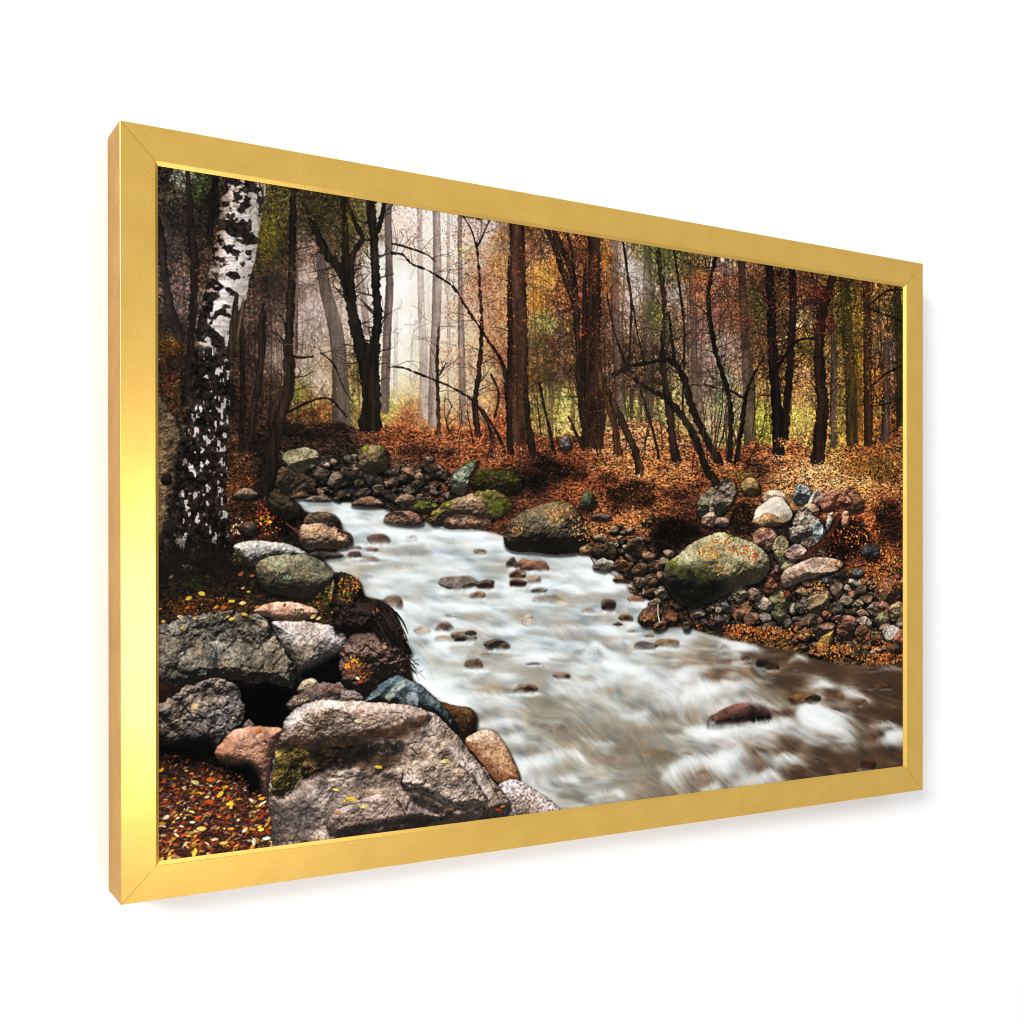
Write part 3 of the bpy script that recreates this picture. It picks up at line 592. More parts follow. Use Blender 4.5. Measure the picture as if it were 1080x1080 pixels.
# stones under and in the water: x, y, rx, ry, colour, sink, alpha
STN = [(433,569,6.5,4.5,(176,170,160),.6,.7),(446,666.5,9.5,5.5,(172,138,118),.6,.85),(468,674.5,10,4.5,(160,126,90),.5,.75),(506,691.5,14,4.5,(166,136,104),.6,.75),(555,656,8.5,8,(176,156,140),.7,.7),(564,612.6,8,5.5,(150,110,84),.55,.9),(577,633,17,5,(140,114,98),.6,.8),(620,644.6,7.5,3.5,(164,118,90),.5,.85),(559,657,8,6,(168,140,122),.6,.7),
(390,590.5,11,4,(112,84,72),.55,.9),(392,580,7.5,3.2,(126,96,84),.4,.9),(375,578,7,2.6,(118,92,78),.4,.9),(374,585.5,8,4,(92,66,60),.35,1),(398,569.6,12,5.8,(104,78,70),.3,1),(365,569,8,8,(80,60,48),.3,1),(506,582.5,6.8,3.8,(122,92,76),.4,.95),(484,615.5,20,9,(112,100,92),.3,1),(512,617.5,11.5,6,(98,76,62),.3,1),(413,637,14,9,(128,102,86),.45,.95),(468,662.5,9.8,5.6,(122,92,82),.35,1),(489,672,13,6.4,(124,98,78),.35,1),(485,675,6,2.8,(42,36,34),.2,1),(496,668,6,3,(60,52,46),.2,1),
(524,681,12.4,6.4,(98,78,68),.3,1),(500,701.5,9.6,7,(112,82,66),.4,1),(551,727.6,12,5.4,(132,96,68),.45,.95),(540,595,6.6,6.4,(104,76,62),.25,1),(555,597,8,7,(138,92,66),.2,1),(546,606,8.5,5.4,(122,84,56),.25,1),(545,615.5,9,5.8,(92,56,42),.3,1),(503.5,628.5,7.5,4.4,(142,98,62),.45,.95),(473,650,8,2.4,(170,164,156),.5,.6),
(564,597,15.5,7.4,(138,92,68),.25,1),(570,623,8.4,3.8,(112,114,108),.35,.95),(642,639.5,7.2,7.2,(98,74,64),.25,1),(660,652.5,7.8,4.8,(108,80,60),.3,1),(652,658.5,5,2.2,(84,58,46),.2,1),(657,611.6,9.4,6.6,(134,92,58),.2,1),(670,632,8.6,4,(154,92,68),.3,.95),(593,713.5,10,4.2,(144,96,80),.45,.95),(559.6,727,6.5,5.2,(120,74,54),.35,1),(681,682,12,5,(84,74,68),.5,.9),(706,679,13.5,5.8,(146,106,66),.45,.9),(562,700.5,7,1.8,(96,76,60),.3,.9),(752,760,6.5,7.5,(120,82,68),.6,.8),
(848.5,738.7,16,7.4,(128,84,42),.35,.95),(861,737,5,4,(52,44,30),.3,.9),(909,741,6,4,(116,76,48),.5,.7),(880,737,12,6,(120,78,46),.7,.6),(915,807,9,5.4,(80,42,30),.2,1),(806,700,9,5,(50,34,26),.2,1),(815,703,8,5,(66,42,30),.2,1),(764,699,8,4,(126,84,64),.6,.75),(785.5,694.5,4.2,3.6,(104,70,50),.3,.9),(929,724,11,3.4,(100,58,38),.3,.9),(812,716,8,3,(112,84,62),.6,.6),(838,708,7,2.6,(104,78,58),.6,.6),(870,712,8,3,(100,76,58),.6,.55),(900,722,8,3,(104,80,60),.6,.5),(790,700,6,2.5,(96,70,54),.5,.7),(940,748,9,3.4,(92,66,50),.6,.55),(892,788,10,4,(96,70,54),.7,.5),(862,806,10,4,(98,72,54),.7,.5),(590,772,10,8,(132,92,64),.8,.45),(575,770,9,7,(90,80,72),.8,.4),(690,798,20,6,(150,100,54),.8,.4),(740,820,10,8,(160,110,76),.8,.5),(918,706,6,2.4,(150,90,60),.4,.8),(700,655,10,3,(150,104,66),.5,.8),(668,666,6,2.5,(140,104,74),.5,.7),(684,671,5,2,(110,86,70),.4,.8),(905,690,9,3,(70,50,36),.3,.9),(800,755,14,4,(132,94,60),.8,.3)]
# ---------------------------------------------------------------- the stream
WATER = [(300,521),(330,522),(352,528),(375,531),(402,536),(428,548),(455,552),(500,558),(532,566),(545,580),(590,584),(615,584),(626,592),(632,598),(645,606),(658,616),(668,628),(688,632),(684,645),(672,656),(692,660),(722,662),(745,668),(775,676),(810,682),(845,690),(880,700),(905,702),(930,702),(965,700),(965,930),(540,930),(540,850),(548,824),(540,800),(520,776),(503,772),(500,752),(470,745),(440,722),(432,700),(425,680),(415,650),(404,634),(385,628),(378,612),(352,604),(340,595),(352,585),(360,572),(362,556),(352,545),(325,540),(312,530)]
FOAM = [(380,535,.9),(420,542,.8),(340,530,.85),(400,556,1),(372,548,.95),(450,568,1),(500,570,1),(530,568,.9),(440,590,.72),(480,582,.95),(520,600,.72),(400,600,.7),(370,600,.62),(420,590,.8),(420,625,.68),(390,616,.9),(440,615,.8),(440,640,.62),(450,625,.62),(430,650,.95),(470,645,.92),(520,640,.85),(560,645,.72),(600,605,.78),(580,585,.85),(610,600,1),(640,612,.98),(620,625,.8),(590,640,.62),(590,655,.7),(600,665,.88),(640,665,.75),(680,642,.75),(690,634,.85),(620,690,1),(580,690,.95),(640,700,.95),(560,712,.6),(600,722,.62),(640,730,.82),(680,700,.7),(700,690,.5),(720,700,.35),(745,690,.28),(740,720,.75),(720,715,.85),(700,735,.8),(735,745,.72),(680,748,.62),(620,745,.42),(580,750,.36),(560,758,.34),(600,770,.22),(640,775,.36),(680,780,.26),(720,775,.5),(740,772,.85),(700,796,.22),(660,800,.34),(600,797,.5),(575,800,.72),(560,806,.6),(600,822,.42),(640,842,.55),(610,840,.36),(700,830,.32),(710,815,.78),(740,810,.65),(735,825,.32),(680,842,.28),(470,700,.8),(450,718,.95),(440,702,.98),(480,722,.92),(520,715,.72),(540,728,.7),(512,742,.56),(520,757,.48),(530,772,.62),(550,782,.6),(550,812,.75),(490,690,.62),(480,705,.55),(470,732,.98),(440,682,.85),(460,655,.85),(500,655,.9),(540,690,.92),(560,675,.8),(520,670,.82),(540,655,.8),
(770,722,.7),(790,726,.65),(760,682,.4),(776,684,.8),(800,690,.25),(840,692,.2),(840,698,.5),(880,702,.12),(930,722,.12),(920,702,.15),(790,705,.2),(760,702,.3),(830,718,.3),(862,723,.72),(880,737,.3),(895,731,.6),(905,745,.36),(940,735,.2),(945,760,.12),(850,758,1),(870,766,.9),(890,778,.66),(830,762,.8),(805,770,.72),(770,775,.85),(830,788,.4),(870,800,.16),(900,802,.12),(800,796,.42),(780,800,.68),(765,810,.78),(820,802,.55),(812,820,.6),(760,830,.62),(850,820,.22),(900,816,.12),(930,800,.14),(925,766,.5),(940,778,.85),(940,796,.4),(920,776,.25),(820,740,.5),(805,735,.5),(832,746,.3),(760,745,.75)]
foam = field([(p[0], p[1], p[2]) for p in FOAM], 3.6)[..., 0]
wm = polymask(WATER, soft=0)
crest = np.zeros((CH, CW), F)
def crestline(pts, w, a):
    p = spline(np.array(pts, float), 6, closed=False)
    for x, y in p:
        for _ in range(3):
            xx = (x + random.gauss(0, w * .5) - AX) * S; yy = (y + random.gauss(0, w * .22) - AY) * S
            r = w * S * random.uniform(.35, .7)
            n = int(r * 2) + 2
            x0, y0 = int(xx) - n, int(yy) - n
            if x0 < 0 or y0 < 0 or x0 + 2 * n + 1 > CW or y0 + 2 * n + 1 > CH: continue
            Y, X = np.mgrid[-n:n + 1, -n:n + 1].astype(F)
            g = np.exp(-(X * X / (r * r) + Y * Y / (r * r * .35))) * a
            v = crest[y0:y0 + 2 * n + 1, x0:x0 + 2 * n + 1]
            np.maximum(v, g, out=v)
CREST = [([(555,801),(580,796),(603,790),(616,800)],4,.6),([(600,786),(622,785),(640,783)],2.5,.35),([(582,721),(640,715),(690,708),(714,712)],4,.55),([(650,748),(680,748)],3,.4),([(702,818),(715,803),(738,797),(758,800)],5,.65),([(700,818),(712,829),(728,835)],4,.5),([(720,767),(738,766),(756,770)],5,.6),([(712,718),(718,706),(730,700),(742,702)],3.5,.55),([(720,720),(745,716),(770,720)],4,.5),
([(575,822),(600,820),(622,825)],2.5,.45),([(615,843),(640,837),(655,833)],3,.6),([(745,773),(780,767),(815,763),(848,758)],4.5,.7),([(842,748),(850,756),(866,762),(885,770)],7,.8),([(855,724),(866,719),(880,724)],2.6,.65),([(850,731),(862,729),(872,731)],1.8,.5),([(889,728),(898,736),(920,744)],3.2,.6),([(832,697),(839,692),(852,697)],2,.65),([(754,685),(765,681),(782,680),(802,686)],2.6,.75),([(757,676),(766,677),(770,681)],1.6,.7),([(918,766),(925,761),(950,767)],2.4,.5),([(928,780),(943,772),(955,778)],5,.75),([(926,796),(953,798)],3,.55),([(755,716),(780,717),(800,724)],3.5,.5),([(757,802),(764,794),(772,798)],6,.7),([(816,802),(827,795),(838,802)],5,.6),([(803,822),(814,811),(828,818)],5,.6),([(752,832),(766,826)],5,.6),
([(560,688),(600,690),(645,697),(665,705)],4,.6),([(618,692),(630,676),(640,690)],4,.7),([(600,622),(625,612),(650,608),(656,622)],4,.6),([(610,596),(640,602),(652,614)],4,.6),([(555,605),(580,612),(600,616)],3,.45),([(660,688),(672,692),(690,690)],2.4,.5),([(660,640),(680,634),(690,636)],3,.5),([(600,640),(625,636),(640,630)],3,.5),([(560,668),(600,662),(640,662)],3,.45),
([(365,545),(395,552),(430,562),(470,568)],4,.5),([(440,560),(480,562),(520,572)],4,.5),([(365,575),(400,585),(440,592)],3,.4),([(430,590),(470,588),(510,590)],3.5,.5),([(378,612),(400,622),(430,640),(440,650)],4.5,.6),([(420,606),(455,608),(482,604)],3,.45),([(430,650),(470,642),(520,640)],4,.5),([(500,620),(540,628),(580,626)],3,.45),([(440,690),(446,712),(456,730)],5,.65),([(436,700),(470,714),(500,718)],4,.5),([(520,690),(560,688)],3.5,.5),([(470,690),(500,684)],2.5,.4),([(500,762),(530,766),(556,764)],3,.45),([(520,776),(545,780),(560,772)],3.5,.5),([(545,803),(556,800),(568,797)],3.5,.5),([(545,730),(560,722)],2,.5),([(690,720),(700,726),(712,740)],3,.45),([(590,585),(615,590)],3,.45),([(325,527),(350,532),(380,540)],3,.5),([(405,565),(430,568)],3,.4),([(400,660),(420,670)],3,.4)]
for p, w, a in CREST:
    crestline(p, w, a)
FLOW = [(330,528,1,.2),(400,545,1,.18),(480,570,1,.08),(400,600,1,.1),(470,600,1,.05),(520,600,1,.05),(440,640,.9,.4),(400,625,.9,.5),(480,650,1,.1),(560,640,1,.05),(600,600,1,.12),(640,612,.8,.35),(620,650,1,.05),(680,650,1,.05),(580,690,1,.12),(630,680,.7,.7),(640,700,.9,.4),(690,690,1,.2),(600,720,.85,.5),(660,725,.7,.7),(700,720,.9,.4),(740,700,1,.12),(740,720,.4,.9),(725,745,.25,1),(700,750,.6,.8),(755,750,.4,.9),(640,750,.85,.45),(580,755,.95,.25),(560,780,.9,.1),(620,780,.8,.5),(680,775,.75,.65),(720,775,.9,.4),(700,800,.8,.55),(650,810,.85,.45),(580,805,.7,.6),(600,830,.85,.25),(640,840,.9,-.1),(715,815,.6,.75),(740,815,.6,.7),(450,700,.4,.9),(460,720,.7,.7),(490,725,.85,.5),(480,690,.9,.3),(520,740,.9,.4),(530,770,.9,.3),(550,810,.5,.7),(520,690,1,.1),(540,715,1,.15),
(770,690,1,.05),(840,700,1,.12),(920,710,1,.12),(790,720,.9,.3),(830,735,.8,.6),(870,730,1,.25),(920,745,1,.2),(860,765,.9,.35),(890,780,.9,.42),(940,780,.7,.5),(800,775,1,.05),(830,790,.9,.45),(780,800,.55,.8),(765,815,.6,.8),(815,815,.7,.65),(860,810,.9,.45),(920,800,.95,.25),(760,775,.8,.5),(770,735,.9,.3)]
fl = field([(p[0], p[1], p[2], p[3]) for p in FLOW], 3.4)
wob = (tile(48, CH, CW, 33, 61) - .5) * .9 + (tile(24, CH, CW, 3, 91) - .5) * .5
ang = np.arctan2(fl[..., 1], fl[..., 0]) + wob
VX, VY = np.cos(ang).astype(F), np.sin(ang).astype(F)
WY0 = int((518 - AY) * S); WX0 = int((296 - AX) * S)
def smear(img, n, back, step=1.0):
    """draw the picture out along the current, mostly downstream"""
    h, w = img.shape[:2]
    sub = (slice(WY0, CH), slice(WX0, CW))
    Y, X = np.mgrid[WY0:CH, WX0:CW].astype(F)
    acc = img[sub].copy(); tw = 1.0
    for sgn, m in ((-1, n), (1, back)):
        px, py = X.copy(), Y.copy()
        for k in range(m):
            ix = np.clip(px, 0, w - 1).astype(int); iy = np.clip(py, 0, h - 1).astype(int)
            px += sgn * step * VX[iy, ix]; py += sgn * step * VY[iy, ix]
            ix = np.clip(px, 0, w - 1).astype(int); iy = np.clip(py, 0, h - 1).astype(int)
            wt = 1 - (k + .5) / m
            acc += img[iy, ix] * wt; tw += wt
    out = img.copy(); out[sub] = acc / tw
    return out
hair = rng.random((CH, CW)).astype(F)
s1 = smear(hair, 16, 12); s2 = smear(tile(6, CH, CW, 200, 20).copy(), 30, 22, 1.2); s3 = smear(tile(12, CH, CW, 20, 220).copy(), 26, 20, 1.5)
depth_y = np.clip((np.arange(CH, dtype=F) / S + AY - 520) / 300, 0, 1)[:, None]
strk = (s1 - .5) * 1.0 + (s2 - s2.mean()) * 1.3 + (s3 - s3.mean()) * 1.1
WAVES = [([(546,803),(571,794),(603,790),(615,800)],(.15,1),26,.42,.5),([(581,821),(601,818),(610,823)],(.4,1),15,.3,.4),([(615,842),(646,833),(657,838)],(.4,1),12,.38,.3),([(609,776),(630,782),(646,783)],(.7,.8),18,.22,.2),([(697,821),(709,807),(725,798),(744,796),(762,792)],(.35,1),38,.45,.5),([(742,836),(760,827)],(.2,1),10,.4,.2),([(719,771),(735,766),(760,767)],(.75,.75),34,.42,.2),([(646,750),(670,752),(684,750)],(.1,1),22,.24,.3),([(664,718),(675,713),(690,711),(704,713),(714,721)],(.2,1),38,.4,1.0),([(709,716),(715,707),(722,703),(734,701)],(.5,1),24,.36,.5),([(720,724),(740,721),(762,719)],(.0,1),44,.32,.4),([(581,722),(607,719),(640,717)],(.5,.9),28,.36,.4),
([(614,690),(622,682),(629,677),(638,684),(648,692)],(.2,1),32,.45,1.3),([(540,691),(571,688),(603,686)],(.4,.9),22,.36,.3),([(642,678),(654,672),(667,678)],(.3,1),14,.36,.7),([(536,775),(552,772)],(.2,1),30,.34,.3),([(560,662),(600,660),(640,662)],(.5,.9),18,.3,.3),([(600,700),(640,698),(680,702)],(.6,.8),30,.36,.3),
([(738,722),(764,718),(790,717)],(.3,.95),26,.34,.4),([(756,687),(781,680),(800,684)],(.5,.9),8,.5,.3),([(757,683),(764,675),(770,681)],(.4,.9),7,.45,.5),([(856,726),(866,719),(876,724)],(.8,.5),10,.5,.3),([(890,729),(903,731),(917,740)],(.85,.45),16,.36,.2),([(815,800),(826,794),(837,800)],(.65,.8),26,.42,.5),([(800,816),(811,811),(822,818)],(.4,.95),20,.4,.5),([(742,805),(760,794),(781,786)],(.35,1),36,.42,.3),([(740,834),(757,823)],(.3,1),14,.4,.2),([(925,780),(936,773),(944,770),(955,774)],(.3,1),15,.5,.8),([(917,765),(936,762),(951,769)],(.6,.7),9,.36,.3),([(849,731),(870,734)],(.6,.7),8,.3,.2),([(831,697),(841,691),(852,697)],(.7,.6),7,.45,.3),([(925,706),(940,703),(955,708)],(.6,.5),6,.25,.2),
([(360,551),(383,547),(402,545)],(.2,1),10,.3,.2),([(358,560),(394,555),(432,561),(468,558),(511,561)],(.2,1),14,.3,.2),([(409,575),(441,568),(471,572),(530,570)],(.2,1),14,.3,.2),([(356,600),(394,585),(432,587),(462,585)],(.2,1),13,.3,.2),([(411,600),(445,596),(475,598),(492,604)],(.2,1),11,.3,.2),([(377,613),(419,604),(449,609)],(.4,1),15,.32,.2),([(419,628),(441,638),(466,641)],(.5,1),18,.36,.2),([(449,634),(492,636),(534,630),(562,628)],(.2,1),14,.34,.2),([(466,651),(505,660),(534,662),(562,655)],(.2,1),13,.3,.2),([(432,677),(449,685),(479,683),(515,685)],(.3,1),12,.3,.2),([(432,696),(440,710),(449,717),(479,715),(513,707)],(.5,.9),20,.4,.4),([(600,608),(625,600),(645,600),(656,612)],(.3,1),14,.36,.3),([(600,590),(620,588),(636,594)],(.2,1),10,.3,.2),([(600,626),(630,619),(652,621)],(.3,1),10,.36,.2),([(560,606),(584,602),(604,606)],(.2,1),10,.3,.2),([(655,642),(675,636),(690,636)],(.2,1),10,.36,.2),([(560,622),(590,616),(612,620)],(.2,1),10,.3,.2),([(470,738),(500,730),(536,734)],(.6,.8),22,.34,.2),([(500,764),(530,758),(556,762)],(.4,.9),14,.3,.2)]
terr = np.zeros((CH, CW), F)
def terrace(crest_, L, a):
    """a step in the stream: slack above, a bright lip, then the fall darkening to the foot"""
    p = spline(np.array(crest_, float), 12, closed=False)
    x0, x1 = p[:, 0].min(), p[:, 0].max(); o_ = np.argsort(p[:, 0])
    ia, ib = max(0, int((x0 - AX) * S)), min(CW, int((x1 - AX) * S))
    if ib - ia < 4: return
    xs = (np.arange(ia, ib) + .5) / S + AX
    yc = np.interp(xs, p[o_, 0], p[o_, 1]) + (fbm(8, ib - ia, 10 * S, int(x0 * 7), 3)[4] - .5) * 3.4
    Lx = L * (.65 + .7 * fbm(8, ib - ia, 14 * S, int(x0 * 5) + 1, 2)[4])
    j0, j1 = max(0, int((yc.min() - L - AY) * S)), min(CH, int((yc.max() + 2.2 * L - AY) * S))
    dy = ((np.arange(j0, j1) + .5) / S + AY)[:, None] - yc[None]
    t = dy / Lx[None]
    v = np.where(t < 0, -np.exp(np.minimum(t, 0) * 2.6) * .75, np.where(t < .55, 1 - t / .55, -.8 * np.sin(np.clip((t - .55) / 1.1, 0, 1) * np.pi)))
    v = v * sst(-.04, .16, t) + np.where(t < .16, -.75 * np.exp(np.minimum(t, 0) * 2.6) * (1 - sst(-.04, .16, t)), 0)
    u = (xs - x0) / (x1 - x0)
    env = np.sin(np.pi * np.clip(u, .01, .99)) ** .6
    terr[j0:j1, ia:ib] += (v * a * env[None]).astype(F)
for c_, f_, L_, a_, fa_ in WAVES:
    terrace(c_, max(7, L_ * .8), .30 + .35 * a_)
rw = random.Random(44)
for _ in range(90):
    y = rw.uniform(530, 700); x = rw.uniform(350, 690)
    if at(wm, x, y) < .5 or at(wm, x + 12, y) < .5 or at(wm, x - 12, y) < .5: continue
    L = rw.uniform(10, 30) * (.7 + (y - 530) / 250); sl = rw.gauss(.08, .16)
    terrace([(x - L, y - L * sl + rw.uniform(0, 2)), (x, y - rw.uniform(.5, 2.5)), (x + L, y + L * sl + rw.uniform(0, 2))], rw.uniform(5, 11) * (.8 + (y - 530) / 300), rw.uniform(.2, .42))
terr = np.clip(terr, -.9, .8)
terr = .55 * terr + .45 * smear(terr, 7, 3)
crest = blur(crest, 1.5)
cr = np.maximum(crest * .55, smear(crest, 30, 4, 1.2) * 1.7)
xq = (np.arange(CW, dtype=F) / S + AX)[None]
low_zone = sst(.50, .80, depth_y + .25 * sst(640, 860, xq) - .12 * sst(520, 450, xq))
fm = foam * .88 - .03 - .10 * sst(760, 860, xq) * sst(.75, .4, foam)
fm = fm + (.66 - fm) * .55 * (1 - low_zone)
steps = np.zeros((CH, CW), F); rq = random.Random(8)
for _ in range(420):
    y = 526 + 264 * rq.random() ** 1.5; x = rq.uniform(330, 940)
    if at(wm, x, y) < .5: continue
    sz = .55 + (y - 528) / 150
    rr_ = rq.uniform(2.2, 4.6); L = rq.uniform(7, 26) * sz; n = int(L / 1.4); sag = rq.uniform(-.5, .6); sl = rq.gauss(.10, .20); a = rq.uniform(.2, .5) * (1 if y < 640 else .5)
    for k_ in range(n):
        t = k_ / n * 2 - 1
        xx = int((x + t * L - AX) * S); yy = int((y + t * L * sl + sag * L * .3 * t * t - AY) * S)
        r = max(2, int(rr_ * sz * S)); 
        if xx - 3 * r < 0 or yy - 3 * r < 0 or xx + 3 * r >= CW or yy + 3 * r >= CH: continue
        Yk, Xk = np.mgrid[-2 * r:2 * r + 1, -2 * r:2 * r + 1].astype(F)
        e_ = (1 - t * t)
        gk = np.exp(-(Xk * Xk + (Yk * 2.2) ** 2) / (r * r)) - .95 * np.exp(-(Xk * Xk + ((Yk - r * .95) * 1.7) ** 2) / (r * r))
        vk = steps[yy - 2 * r:yy + 2 * r + 1, xx - 2 * r:xx + 2 * r + 1]
        vk += gk * a * e_ * .45
for (x, y, rx, ry, c, sk, al) in STN:      # water piles up above each stone and breaks white below it
    for xo, yo, w_, h2, a in ((0, .9, 1.3, .5, .5), (1.2, .7, 1.0, .5, .35), (-1.1, .5, .8, .45, .3), (.5, 2.0, 1.6, .7, -.28), (0, -1.2, 1.3, .5, -.2)):
        cx_, cy_ = (x + xo * rx - AX) * S, (y + yo * ry - AY) * S; qx_, qy_ = max(2, rx * w_ * S), max(2, ry * h2 * S)
        n = int(2 * max(qx_, qy_)); X0, Y0 = int(cx_), int(cy_)
        if X0 - n < 0 or Y0 - n < 0 or X0 + n >= CW or Y0 + n >= CH or y > 745: continue
        Yk, Xk = np.mgrid[-n:n + 1, -n:n + 1].astype(F)
        steps[Y0 - n:Y0 + n + 1, X0 - n:X0 + n + 1] += a * .6 * np.exp(-(Xk / qx_) ** 2 - (Yk / qy_) ** 2)
steps = smear(np.clip(steps, -1, 1), 9, 4)
strk = (s1 - .5) * 1.1 + (s2 - s2.mean()) * 1.2 + (s3 - s3.mean()) * .5
f = fm + cr * (.22 + .08 * low_zone) + steps * (.55 - .35 * low_zone) + terr * (.62 - .12 * low_zone) + strk * (.26 + .14 * low_zone) * (1 - .35 * np.clip(foam + cr, 0, 1))
Yg = (np.arange(CH, dtype=F) / S + AY)[:, None]
band = smear(fbm(CH, CW, 16 * S, 515, 4, cellx=44 * S), 14, 14)
f = f - .34 * sst(.5, .8, band) * (1 - .6 * low_zone) + .14 * sst(.5, .2, band)
band2 = smear(fbm(CH, CW, 7 * S, 525, 3, cellx=20 * S), 8, 8)
f = f - .22 * sst(.5, .8, band2) * (1 - .55 * low_zone) + .10 * sst(.5, .25, band2)
right = np.clip(sst(640, 830, xq) * sst(650, 690, Yg) + 0 * f, 0, 1)
flo = .20 * (1 - right)
f = np.where(f < flo + .12, flo + .12 - .12 * (1 - np.exp(-np.clip(flo + .12 - f, 0, 2) / .12)), f)
f = np.clip(f, 0, 1.02)
K = np.array([0, .18, .38, .58, .78, 1.0])
def ramp(cols):
    return np.stack([np.interp(f, K, [c[i] / 255 for c in cols]) for i in range(3)], -1).astype(F)
RU = ramp([(112,102,94),(146,144,138),(174,178,176),(192,199,199),(216,224,225),(240,245,245)])
RL = ramp([(100,90,78),(130,122,110),(156,153,144),(184,184,178),(214,217,213),(240,243,241)])
RR = ramp([(66,52,41),(94,79,66),(136,127,117),(184,180,174),(218,218,215),(245,246,245)])
lz = low_zone[..., None] if low_zone.ndim == 2 else low_zone
wat = RU + (RL - RU) * lz
wat = wat + (RR - wat) * right[..., None]
bed = (tile(24, CH, CW, 400, 100) - .45)[..., None] * np.array((.26, .08, -.10), F) + (tile(48, CH, CW, 140, 300) - .45)[..., None] * np.array((.20, .10, -.02), F)
bed2 = smear((tile(12, CH, CW, 14, 30) - .5)[..., None] * np.array((.34, .26, .18), F), 8, 8)
bed3 = smear((tile(6, CH, CW, 114, 30) - .5)[..., None] * np.array((.30, .26, .22), F), 9, 7)
wat = wat * (1 + (bed * .7 + bed2 * .9 + bed3 * 1.2 * lz) * np.clip(1.15 - 1.3 * f, 0, 1)[..., None])
wat = np.clip(wat, 0, 1)
wm = blur(wm, 1)
cv[:] = cv + (wat - cv) * wm[..., None]

def wave(crest_, fall, L, a=.3, fan=.5, dens=1.0, col=(246,249,248), wd=.95):
    """silky strands dropping from a crest, drawn hair by hair"""
    p = spline(np.array(crest_, float), 10, closed=False)
    seg = np.hypot(np.diff(p[:, 0]), np.diff(p[:, 1])); tot = float(seg.sum())
    fa = math.atan2(fall[1], fall[0])
    for _ in range(int(tot * 3.6 * dens)):
        t = random.random(); q_ = t * (len(p) - 1); i_ = int(q_); i2 = min(i_ + 1, len(p) - 1); e_ = q_ - i_
        x = p[i_, 0] * (1 - e_) + p[i2, 0] * e_ + random.gauss(0, 1.2); y = p[i_, 1] * (1 - e_) + p[i2, 1] * e_ + random.gauss(0, 1.7)
        env = math.sin(math.pi * min(.97, max(.03, t))) ** .5
        an = fa - fan * (t - .5) * 2 * .6 + random.gauss(0, .14)
        l = L * random.uniform(.35, 1.15) * env; dx, dy = math.cos(an) * l, math.sin(an) * l
        k1 = random.uniform(.35, 1.0) * a * .62 * env; bx = l * .10
        c_ = tuple(np.array(col) * random.uniform(.93, 1.0))
        w0 = wd * random.uniform(.7, 1.5)
        line([(x, y, w0), (x + dx * .33 + bx * .2, y + dy * .28, w0)], c_, k1, smooth=False, tex=0, edge=0)
        line([(x + dx * .33 + bx * .2, y + dy * .28, w0), (x + dx * .66 + bx * .6, y + dy * .6, w0 * .8)], c_, k1 * .62, smooth=False, tex=0, edge=0)
        line([(x + dx * .66 + bx * .6, y + dy * .6, w0 * .8), (x + dx + bx * 1.3, y + dy, w0 * .6)], c_, k1 * .3, smooth=False, tex=0, edge=0)
def shade(pts, col, a, soft):
    m = polymask(pts, soft=soft) * a
    cv[:] = cv + (C(*col) - cv) * m[..., None]
# broad slack patches between the waves
for pts, col, a, soft in (([(560,748),(600,740),(640,752),(650,770),(620,790),(590,784),(565,772)],(138,128,112),.4,9),([(640,785),(680,776),(706,790),(690,812),(655,815)],(128,116,98),.4,8),([(560,815),(580,806),(606,806),(600,818),(570,822)],(140,134,122),.4,5),([(655,822),(690,816),(704,832),(680,846),(650,848)],(134,124,110),.4,7),
    ([(540,700),(570,698),(585,712),(566,722),(545,716)],(164,158,146),.35,6),([(572,706),(596,704),(602,714),(585,720)],(150,140,128),.35,4),([(720,806),(742,804),(750,822),(732,832),(718,822)],(150,128,108),.45,5),([(655,722),(690,724),(712,732),(700,746),(670,742)],(188,186,178),.35,7),([(650,756),(700,758),(716,768),(690,776),(655,772)],(158,150,136),.4,7),
    ([(430,588),(470,590),(486,596),(460,602),(432,598)],(176,180,172),.45,4),([(398,600),(440,608),(462,624),(430,628),(402,616)],(178,180,172),.4,5),([(520,596),(544,600),(536,606),(508,604)],(170,172,160),.4,3),([(452,690),(480,692),(500,704),(480,712),(456,704)],(176,172,160),.4,5),([(520,700),(548,698),(552,708),(528,710)],(176,170,158),.35,4),([(560,588),(600,584),(620,590),(600,598),(570,598)],(170,170,164),.4,4),([(560,640),(600,640),(612,650),(580,656),(556,652)],(190,192,186),.35,5),([(600,628),(650,628),(640,636),(606,636)],(170,168,160),.35,3),
    ([(860,790),(920,790),(950,804),(930,812),(870,806)],(98,76,58),.45,7),([(800,690),(880,700),(950,714),(950,726),(880,722),(820,708)],(92,70,52),.4,6),([(820,722),(850,716),(880,726),(950,740),(940,752),(880,746),(830,736)],(100,76,56),.35,6),([(790,722),(830,728),(836,748),(815,744),(800,732)],(140,130,112),.4,5)):
    shade(pts, col, a, soft)
for _ in range(3000):          # fine strands everywhere along the current
    y = random.uniform(600, 870); x = random.uniform(420, 955)
    if at(wm, x, y) < .6: continue
    ix_, iy_ = int((x - AX) * S), int((y - AY) * S)
    vx, vy = float(VX[iy_, ix_]), float(VY[iy_, ix_]); l = random.uniform(5, 14)
    c0 = at(cv, x, y); k_ = random.choice((1.22, 1.15, .84, .78))
    line([(x, y, .9), (x + vx * l, y + vy * l, .6)], tuple(np.clip(c0 * k_, 0, .96) * 255), random.uniform(.2, .42), smooth=False, tex=0, edge=0)
for c_, f_, L_, a_, fa_ in WAVES:
    wave(c_, f_, L_, a_, fa_)
